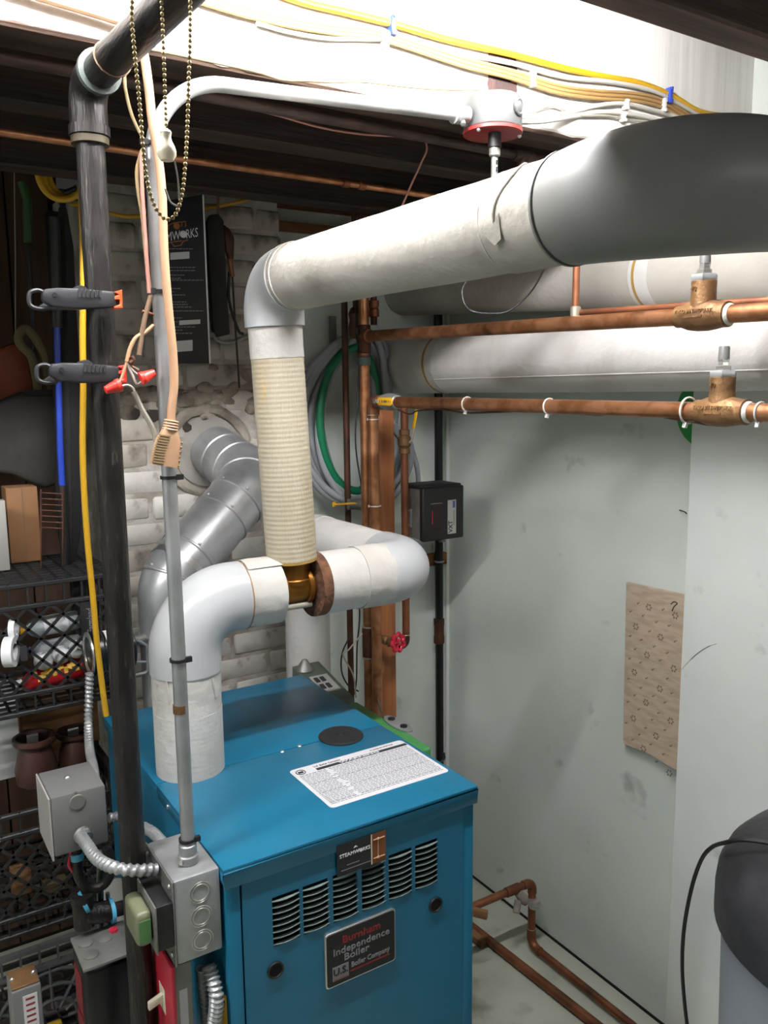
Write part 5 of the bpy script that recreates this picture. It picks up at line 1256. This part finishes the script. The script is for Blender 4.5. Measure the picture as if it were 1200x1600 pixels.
# ------------------------------------------------------------------ milk crates
def crate(x0, x1, y0, y1, z0, z1, m, label, opening=True, circles=False):
    c = thing('milk_crate', label, 'crate', ((x0+x1)/2, (y0+y1)/2, z0)); w_ = .007
    def rim(z, nm, h=.012):
        build(MB().box((x0, y0, z), (x1, y0 + .012, z + h)).box((x0, y1 - .012, z), (x1, y1, z + h)).box((x0, y0 + .012, z), (x0 + .012, y1 - .012, z + h)).box((x1 - .012, y0 + .012, z), (x1, y1 - .012, z + h)), nm, m, c, bevel=.002, seg=1)
    H = z1 - z0
    for f, nm in ((0, 'bottom_rim'), (.14, 'lower_rail'), (.80, 'upper_rail'), (1 - .012 / H, 'top_rim')): rim(z0 + H * f, nm, .010)
    for xx in (x0, x1 - .016):
        for yy in (y0, y1 - .016): build(MB().box((xx, yy, z0), (xx + .016, yy + .016, z1)), 'corner_post', m, c, bevel=.003, seg=1)
    sl = MB()
    n_ = 9
    for k in range(1, n_):
        xx = x0 + (x1 - x0) * k / n_
        sl.box((xx - .002, y0 + .001, z0), (xx + .002, y0 + .008, z0 + H * .15)).box((xx - .002, y0 + .001, z0 + H * .8), (xx + .002, y0 + .008, z1))
        yy = y0 + (y1 - y0) * k / n_
        sl.box((x1 - .008, yy - .002, z0), (x1 - .001, yy + .002, z0 + H * .15)).box((x1 - .008, yy - .002, z0 + H * .8), (x1 - .001, yy + .002, z1))
    build(sl, 'rim_ribs', m, c)['kind'] = 'stuff'
    lt = MB(); za, zb_ = z0 + H * .15, z0 + H * .81
    if circles:
        cx, cz = (x0 + x1) / 2, z0 + H * .36
        for R in (.05, .085, .12):
            lt.tube([(cx + R * math.cos(t_), y0 + .005, cz + R * math.sin(t_)) for t_ in [PI * .0 + PI * j / 24 for j in range(25)]], .0042, 6)
        for k in range(7):
            t_ = PI * k / 6; lt.tube([(cx + .03 * math.cos(t_), y0 + .005, cz + .03 * math.sin(t_)), (cx + .13 * math.cos(t_), y0 + .005, cz + .13 * math.sin(t_))], .004, 6)
    else:
        sp = .048; hgt = zb_ - za
        xo = x0 + .065; zc_ = (za + zb_) / 2
        def okp(x, z): return not opening or x > xo - (abs(z - zc_) / (hgt / 2)) * .085 + .0
        k = -12
        while k < 24:
            for sg_ in (1, -1):
                segs = 10
                for j in range(segs):
                    f0, f1 = j / segs, (j + 1) / segs
                    xa = x0 + sp * k * 1.0 + (hgt * f0 if sg_ > 0 else -hgt * f0) ; xb = x0 + sp * k + (hgt * f1 if sg_ > 0 else -hgt * f1)
                    if min(xa, xb) < x0 or max(xa, xb) > x1 - .012: continue
                    z_a, z_b = za + hgt * f0, za + hgt * f1
                    if okp((xa + xb) / 2, (z_a + z_b) / 2): lt.bar((xa, y0 + .004, z_a), (xb, y0 + .004, z_b), .006, .005, (0, 1, 0))
            k += 1
        if opening:
            lt.bar((xo - .085, y0 + .004, za), (xo, y0 + .004, zc_), .007, .006, (0, 1, 0)); lt.bar((xo - .085, y0 + .004, zb_), (xo, y0 + .004, zc_), .007, .006, (0, 1, 0))
    build(lt, 'front_lattice', m, c)['kind'] = 'stuff'
    sd = MB(); n2 = 6
    for k in range(n2):
        ya, yb2 = y0 + (y1 - y0) * k / n2, y0 + (y1 - y0) * (k + 1) / n2
        sd.bar((x1 - .004, ya, za), (x1 - .004, yb2, zb_), .005, .004, (1, 0, 0)).bar((x1 - .004, yb2, za), (x1 - .004, ya, zb_), .005, .004, (1, 0, 0))
        sd.bar((x0 + .004, ya, za), (x0 + .004, yb2, zb_), .005, .004, (1, 0, 0))
    build(sd, 'side_lattice', m, c)['kind'] = 'stuff'
    fl2 = MB()
    for k in range(1, 10):
        xx = x0 + (x1 - x0) * k / 10; fl2.box((xx - .003, y0 + .01, z0), (xx + .003, y1 - .01, z0 + .005))
        yy = y0 + (y1 - y0) * k / 10; fl2.box((x0 + .01, yy - .003, z0), (x1 - .01, yy + .003, z0 + .005))
    build(fl2, 'floor_grid', m, c)['kind'] = 'stuff'
    return c
K1z0, K1z1 = A(60, 1115, y=1.85).z, A(60, 908, y=1.85).z
c1 = crate(.13, .462, 1.85, 2.15, K1z0, K1z1, 'crate_black', 'black milk crate of spray cans and bottles, uppermost of the crates')
top = MB()
for k in range(1, 11):
    xx = .13 + .332 * k / 11; top.box((xx - .003, 1.86, K1z1 - .006), (xx + .003, 2.14, K1z1 - .001))
    yy = 1.85 + .3 * k / 11; top.box((.14, yy - .003, K1z1 - .006), (.452, yy + .003, K1z1 - .001))
build(top, 'top_grid', 'crate_black', c1)
pnl = build(MB().box((A(129, 1000, y=1.85).x, 1.8485, K1z0 + .04), (A(151, 1000, y=1.85).x, 1.853, K1z1 - .06)), 'solid_panel', 'crate_black', c1)
text('Farmland', .02, (A(142, 980, y=1.848).x, 1.848, A(140, 970, y=1.848).z), (0, 0, 1), (-1, 0, 0), 'plate_grey', pnl, fit=.055, shear=.2)
# contents
def bottle(name, a, b, r, m, label, cat, capm=None, sec=None):
    a, b = V(a), V(b); L_ = (b - a).length; d_ = (b - a).normalized()
    o = thing(name, label, cat, a.lerp(b, .5) - V((0, 0, r)))
    build(MB().lathe([(0, 0), (r * .9, .001), (r, .004), (r, L_ * .74), (r * .8, L_ * .82), (r * .42, L_ * .88), (r * .42, L_ * .9)], a, d_, 20), 'body', m, o)
    build(MB().lathe([(r * .5, L_ * .9), (r * .5, L_ * .99), (0, L_)], a, d_, 14), 'cap', capm or m, o)
    if sec: build(MB().lathe([(r * 1.01, L_ * .2), (r * 1.015, L_ * .21), (r * 1.015, L_ * .6), (r * 1.01, L_ * .61)], a, d_, 20), 'label_band', sec, o)
    return o
yi = 1.90
bottle('spray_bottle', A(122, 968, y=yi), A(30, 985, y=yi), .021, 'bottle_clear', 'clear bottle with white label lying highest in the black crate', 'bottle', 'yellow', 'bottle_white')
bottle('water_bottle', A(125, 1003, y=yi), A(45, 1018, y=yi), .019, 'hose_grey', 'grey bottle lying in the middle of the black crate', 'bottle', 'label_blue')
for i_, (px_, py_) in enumerate(((68, 1032), (96, 1022), (120, 1014))):
    tag(build(MB().sphere(A(px_, py_, y=1.885), .021, 16, 10).lathe([(.012, .017), (.010, .03), (0, .031)], A(px_, py_, y=1.885), (-.3, .8, .4), 12), 'light_bulb', 'bottle_white'), ('white round bulb beside the tape roll in the black crate', 'white round bulb between two others in the black crate', 'white round bulb nearest the printed crate panel')[i_], 'bulb')
rcn = bottle('spray_can', A(130, 1040, y=1.90), A(24, 1072, y=1.90), .023, 'red_can', 'red spray can with yellow print lying in the black crate', 'can', 'bottle_white')
a_, b_ = A(130, 1040, y=1.90), A(24, 1072, y=1.90)
yp_ = MB(); dcan = (b_ - a_).normalized(); 
for k in range(12):
    f_ = .12 + .055 * k; an = math.radians(20 + 40 * ((k * 37) % 10) / 10)
    c_ = a_.lerp(b_, f_) + V((0, -math.cos(an), math.sin(an))) * .0232; yp_.hexa(c_, dcan * .0045, V((0, math.sin(an), math.cos(an))) * .007, V((0, -math.cos(an), math.sin(an))) * .0006)
build(yp_, 'print', 'yellow_print', rcn)
tr_ = thing('tape_roll', 'white tape roll hanging out of the crate opening', 'tape', A(20, 1045, y=1.86))
build(MB().ring(A(24, 1018, y=1.84), (-.9, .4, 0), .032, .018, .02, 26), 'roll', 'bottle_white', tr_)
build(MB().ring(A(26, 982, y=1.86), (-.9, .4, 0), .022, .015, .012, 22), 'loose_turn', 'bottle_white', tr_)
build(MB().box(A(32, 1012, y=1.83), A(42, 1030, y=1.84)), 'printed_tab', 'ink', tr_)

# boxes and pots between the crates
K2z1, K2z0 = .79, .505
wbx = tag(build(MB().box((.10, 2.0, K2z1), (A(31, 1160, y=2.0).x, 2.12, K1z0)), 'white_carton', 'bottle_white', bevel=.002), 'white carton carrying the upper crate at the back', 'carton')
cbx = tag(build(MB().box((A(34, 1130, y=2.1).x, 2.1, K2z1), (.46, 2.14, K1z0)), 'brown_carton', 'cardboard', bevel=.002), 'low brown carton behind the two dark pots', 'carton')
def pot(cx, py_top, yv, r, label):
    p = A(cx, py_top, y=yv); z0 = K2z1; H = p.z - z0
    o = thing('iron_pot', label, 'pot', (p.x, yv, z0))
    mb = MB().lathe([(r * .75, 0), (r * .95, .008), (r * 1.0, H * .35), (r * .8, H * .68), (r * .72, H * .8), (r * .95, H * .86), (r * 1.0, H * .9), (r * .98, H), (r * .85, H), (r * .78, H * .9), (r * .6, H * .3), (0, H * .3)], (p.x, yv, z0), (0, 0, 1), 30)
    for v in mb.v: v += noise.noise_vector(v * 35) * .0025
    build(mb, 'body', 'vase_brown', o)
    build(MB().hexa((p.x, yv + r * .55, p.z - .02), (.012, 0, 0), (0, .002, .002), (0, -.004, .014)), 'paper_scrap', 'paper', o)
pot(53, 1150, 1.94, .046, 'dark brown iron pot with chipped rim standing on the lower crate')
pot(117, 1140, 1.97, .042, 'dark brown iron pot half hidden behind the armoured cable')
c2 = crate(.11, .452, 1.82, 2.14, K2z0, K2z1, 'crate_black', 'black milk crate under the two dark pots', opening=False)
tag(build(MB().box(A(20, 1404, y=1.86), A(45, 1342, y=1.885)), 'timber_offcut', 'cardboard', bevel=.003), 'pale wood offcut standing inside the lower black crate', 'offcut')
tag(build(MB().box(A(70, 1400, y=1.90), A(100, 1360, y=1.94)), 'small_carton', 'khaki', bevel=.003), 'small khaki carton inside the lower black crate', 'carton')
build(MB(), 'x', 'ink') if False else None
c3 = crate(.085, .425, 1.78, 2.12, .20, .497, 'crate_grey', 'grey milk crate with round spoked pattern, lowest of the crates', opening=False, circles=True)
tag(build(MB().box((.09, 1.80, 0), (.42, 2.10, .2)), 'wood_plinth', 'wood_dark', bevel=.003), 'dark wooden plinth under the grey crate', 'plinth')
tag(build(MB().box(A(75, 1600, y=1.85) + V((0, 0, -.08)), A(95, 1590, y=1.88) + V((0, 0, .0)), ), 'yellow_box', 'yellow_print', bevel=.003), 'small yellow box in the grey crate', 'box')
# ------------------------------------------------------------------ ceiling junction box and everything on the white beam
JC = A(770, 184, y=1.10); JR = .047
jz1, jz0 = A(770, 158, y=1.10).z + .004, A(770, 205, y=1.10).z
jx = thing('ceiling_box', 'round grey ceiling junction box with red cover plate', 'junction box', (JC.x, 1.10, jz0))
build(MB().lathe([(JR - .003, jz0), (JR, jz0 + .001), (JR, jz1 - .004), (JR - .004, jz1)], (JC.x, 1.10, 0), (0, 0, 1), 16), 'box', 'box_steel', jx, bevel=.0012)
build(MB().lathe([(JR - .001, jz0 - .006), (JR + .0005, jz0 - .005), (JR + .0005, jz0), (JR - .01, jz0 + .0005)], (JC.x, 1.10, 0), (0, 0, 1), 36), 'cover_plate', 'red_plate', jx)
kd = V((.33, -.94, 0)).normalized(); kc = V((JC.x, 1.10, (jz0 + jz1) / 2 + .003)) + kd * JR
build(MB().lathe([(.0135, -.001), (.0135, .0015), (.011, .003), (.0085, .002), (.0055, .0035), (0, .0035)], kc, kd, 26), 'knockout', 'box_steel', jx)
for an in (200, 330): build(MB().sphere((JC.x + (JR-.004) * math.cos(math.radians(an)), 1.10 + (JR-.004) * math.sin(math.radians(an)), jz0 - .007), .0038, 10, 6), 'screw', 'steel_bright', jx)
hp = V((JC.x - .004, 1.09, jz0 - .006))
build(MB().lathe([(.0105, .0), (.0105, -.022), (.008, -.023), (.008, -.034), (.006, -.036)], hp, (0, 0, 1), 20), 'socket', 'black', jx)
build(MB().lathe([(.0085, -.023), (.009, -.025), (.009, -.034), (.0075, -.036)], hp, (0, 0, 1), 16), 'ferrule', 'galv_dull', jx)
hl = MB().tube([hp + V((0, 0, -.034)), hp + V((.001, .002, -.135))], .0055, 12)
build(hl, 'hanging_stem', 'galv_dull', jx)
sk = MB()
for k in range(9): sk.box(hp + V((-.001, -.0062, -.042 - .0105 * k)), hp + V((.0015, -.005, -.048 - .0105 * k)))
build(sk, 'stem_slots', 'void', jx)

YF = 1.1555
def cable(name, pts, r, m, label, y=YF, n_=8, seg=10, flat=None):
    path = spline([A(p[0], p[1], y=y if len(p) < 3 else p[2]) for p in pts], n_)
    return tag(build(MB().tube(path, r, seg), name, m), label, 'cable')
cable('yellow_cable', ((380, -30), (470, 2), (540, 19), (620, 39), (700, 62), (800, 85), (880, 106), (940, 119), (1000, 130), (1050, 150), (1090, 173), (1130, 181), (1200, 183), (1260, 188)), .0056, 'yellow_cable', 'yellow sheathed cable running along the white beam')
for k, (dy, lab) in enumerate(((-6, 'beige cable, uppermost of three stapled together along the beam'), (0, 'beige cable in the middle of three stapled along the beam'), (6, 'beige cable, lowest of three stapled together along the beam'))):
    cable('beige_cable', [(p[0], p[1] + dy) for p in ((255, -22), (340, 6), (430, 30), (520, 46), (580, 52), (630, 66), (720, 96), (800, 117), (870, 139), (930, 148), (990, 152), (1035, 162), (1075, 185), (1110, 218), (1130, 250))], .0034, 'cable_beige', lab, y=YF - .001)
cable('grey_cable', ((400, 36), (450, 50), (510, 60), (560, 61), (600, 62)), .003, 'cable_grey', 'short grey cable joining the beige cables on the beam')
cable('white_cable', ((640, 62), (720, 84), (800, 99), (880, 120), (960, 129), (1020, 142), (1060, 162), (1110, 190), (1150, 205)), .0042, 'cable_white', 'white cable running just under the yellow cable')
cable('white_cable', ((806, 182, 1.10), (840, 183, 1.12), (890, 176), (930, 166), (975, 162), (1020, 172), (1060, 184), (1100, 208), (1120, 225)), .0042, 'cable_white', 'white cable leaving the red covered box, upper one')
cable('white_cable', ((806, 190, 1.10), (845, 190, 1.12), (895, 182), (940, 175), (1000, 181), (1050, 195), (1085, 212)), .0042, 'cable_white', 'white cable leaving the red covered box, lower one')
cable('thin_cable', ((820, 178), (850, 168), (868, 166), (905, 180), (950, 181), (990, 188), (1030, 192), (1080, 208), (1100, 212)), .002, 'cable_grey', 'thin grey bell wire wandering over the beam')
cable('tan_cable', ((-40, -38), (60, -6), (130, 15), (190, 34), (220, 46), (240, 62)), .0058, 'cable_tan', 'tan cable on the beam that meets the overhead black pipe', y=1.148)
cable('twisted_cable', ((200, 70, 1.13), (300, 90, 1.13), (400, 112, 1.13), (440, 124, 1.13), (480, 126, 1.13), (520, 128, 1.13), (570, 128, 1.13), (640, 136, 1.13), (700, 140, 1.13), (750, 141, 1.12), (785, 155, 1.10)), .0021, 'cord_twist', 'old twisted cord sagging under the beam to the ceiling box')
cable('thin_cable', ((400, 172, 1.35), (440, 182, 1.35), (500, 199, 1.35), (560, 209, 1.35), (620, 213, 1.35), (658, 216, 1.35), (667, 232, 1.35), (658, 255, 1.36), (642, 290, 1.37), (630, 318, 1.38), (622, 340, 1.39)), .0019, 'pink_wire', 'thin pinkish wire drooping behind the steel conduit')
cable('thin_cable', ((505, 322, 2.05), (525, 312, 2.05), (540, 297, 2.05), (548, 299, 2.05), (570, 315, 2.05), (590, 328, 2.05)), .002, 'cable_grey', 'thin grey wire pinned under the joist near the chimney')
cable('thin_cable', ((988, 232, 1.13), (1002, 205, 1.14), (1010, 194, 1.145), (1011, 222, 1.14)), .0016, 'galv_dull', 'bent wire hanger under the white cables')
cable('thin_cable', ((728, 440, 1.25), (722, 455, 1.25), (726, 475, 1.24), (740, 487, 1.22), (775, 490, 1.20), (800, 483, 1.18), (830, 455, 1.15), (850, 422, 1.12)), .0016, 'black', 'thin dark wire looping below the steam main', n_=8)
for k, dy in enumerate((0, 7, 14)):
    cable('white_cable', ((1150, 232 + dy, 1.06), (1200, 218 + dy, 1.05), (1260, 200 + dy, 1.08), (1300, 180 + dy, 1.155)), .0042, 'cable_white', ('white cable emerging past the grey elbow, upper of three', 'white cable emerging past the grey elbow, middle of three', 'white cable emerging past the grey elbow, lower of three')[k])
cable('thin_cable', ((1120, 212), (1140, 199), (1160, 195), (1200, 199), (1240, 200)), .0018, 'cable_white', 'thin white wire curling on the beam past the elbow')
def clip(px, py, w_, h_, m, label, hook=True):
    c_ = A(px, py, y=YF - .009); t = thing('cable_clip', label, 'clip', c_)
    build(MB().prism([c_ + V((a, 0, b)) for a, b in ((-w_/2, -h_/2), (w_/2, -h_/2), (w_/2 + .001, -h_/4), (w_ * .3, -h_/5), (w_ * .3, h_/5), (w_/2 + .001, h_/4), (w_/2, h_/2), (-w_/2, h_/2), (-w_/2 - .001, 0))], (0, .014, 0)), 'saddle', m, t, bevel=.001, seg=1)
    build(MB().lathe([(.003, 0), (.0026, .002), (0, .0025)], c_ + V((0, 0, -h_ * .42 if m != 'blue_clip' else h_ * .42)), (0, -1, 0), 10), 'nail', m, t)
clip(617, 38, .009, .029, 'blue_clip', 'blue cable clip on the yellow cable over the boiler')
clip(1050, 148, .009, .029, 'blue_clip', 'blue cable clip on the yellow cable near the grey elbow')
clip(605, 60, .008, .024, 'white_plastic', 'white cable clip below the blue clip over the boiler')
clip(836, 122, .008, .026, 'white_plastic', 'white cable clip beside the bare brown patch')
clip(1041, 163, .008, .024, 'white_plastic', 'white cable clip below the blue clip near the grey elbow')
clip(982, 162, .007, .018, 'white_plastic', 'white cable clip on the cables from the red covered box')
clip(978, 182, .007, .014, 'white_plastic', 'small white clip on the bell wire')

# old pipes between the joists
o0, o1 = A(0, 90, z=2.10), A(740, 229, z=2.10); od = (o1 - o0).normalized()
op = thing('old_conduit', 'old dull iron pipe running under the joists behind the beam', 'pipe', (o0 + o1) / 2)
build(MB().tube([o0 - od * .8, o1 + od * .75], .0085, 12), 'pipe', 'iron_brown', op)
tj = A(818, 243, z=2.10); tq = o0 + od * ((tj - o0).dot(od))
build(MB().lathe([(.011, -.022), (.012, -.02), (.012, .02), (.011, .022)], tq, od, 14).tube([tq, tq + V((0, 0, -.02))], .012, 14), 'tee', 'iron_brown', op)
build(MB().tube([tq, tq + V((0, 0, -.11))], .0075, 12), 'drop', 'iron_brown', op)
q0, q1 = A(0, 206, z=2.085), A(540, 286, z=2.085); qd = (q1 - q0).normalized()
cpp = thing('thin_copper_pipe', 'thin copper pipe running under the joists in front of the chimney', 'pipe', (q0 + q1) / 2)
build(MB().tube([q0 - qd * .8, q1 + qd * .65], .0068, 14), 'pipe', 'copper', cpp)
for s_ in (1.0, 1.06): build(MB().lathe([(.008, -.008), (.009, -.007), (.009, .007), (.008, .008)], q0 + qd * ((q1 - q0).length * s_), qd, 14), 'coupling', 'copper_dull', cpp)
# blocking between chimney and joist
for i_, (xa, xb, ya, yb_, lab) in enumerate(((437, 565, 346, 372, 'lower brown wooden block between chimney and wall'), (450, 575, 318, 340, 'upper brown wooden block between chimney and wall'))):
    p, q_ = A(xa, ya, y=2.215 + .01 * i_), A(xb, yb_, y=2.215 + .01 * i_)
    tag(build(MB().box((1.01, 2.20 + .01 * i_, q_.z), (q_.x, YB, p.z)), 'wood_block', 'wood_block', bevel=.003), lab, 'block')
bd_ = A(556, 330, y=1.95)
tag(build(MB().bar(A(575, 285, y=1.95), A(556, 372, y=1.95), .02, .006, (0, 1, 0)), 'pipe_strap', 'copper_dark'), 'dark metal strap dropping from the joist behind the steam main', 'strap')

# ------------------------------------------------------------------ grey barrel with black lid, and its cable
RC = V((1.31, .59, 0)); RR = .26
ba = thing('storage_barrel', 'tall grey barrel with domed black lid beside the pale panel', 'barrel', RC)
build(MB().lathe([(RR - .045, 0), (RR - .03, .01), (RR - .013, .78), (RR - .013, .82)], RC, (0, 0, 1), 64), 'body', 'plastic_grey', ba)
build(MB().lathe([(RR - .008, .800), (RR, .803), (RR, .850), (RR - .003, .875), (RR - .014, .900), (RR - .036, .924), (RR - .08, .946), (.06, .960), (0, .962)], RC, (0, 0, 1), 64), 'lid', 'plastic_black', ba)
cbp = [A(1078, 1640, y=.95), A(1069, 1560, y=.95), A(1066, 1505, y=.945), A(1069, 1450, y=.93), A(1080, 1390, y=.90), A(1095, 1345, y=.87), A(1112, 1324, y=.83)]
lid_z = lambda p: p
over = [A(1135, 1316, z=.93), A(1160, 1312, z=.949), A(1200, 1317, z=.957), A(1250, 1330, z=.962)]
tag(build(MB().tube(spline(cbp + over, 8), .0036, 10), 'black_cable', 'black'), 'black cable hanging over the barrel lid and down beside the panel', 'cable')
# scuff on the panel
tag(build(MB().tube(spline([A(1065, 1046, x=1.6195), A(1085, 1025, x=1.6195), A(1105, 1011, x=1.6195), A(1120, 1006, x=1.6195)], 5), [.0004] * 4 + [.0009] * 8 + [.0004] * 4, 6), 'pencil_stroke', 'ink_grey'), 'curved grey scuff mark on the pale panel', 'mark')
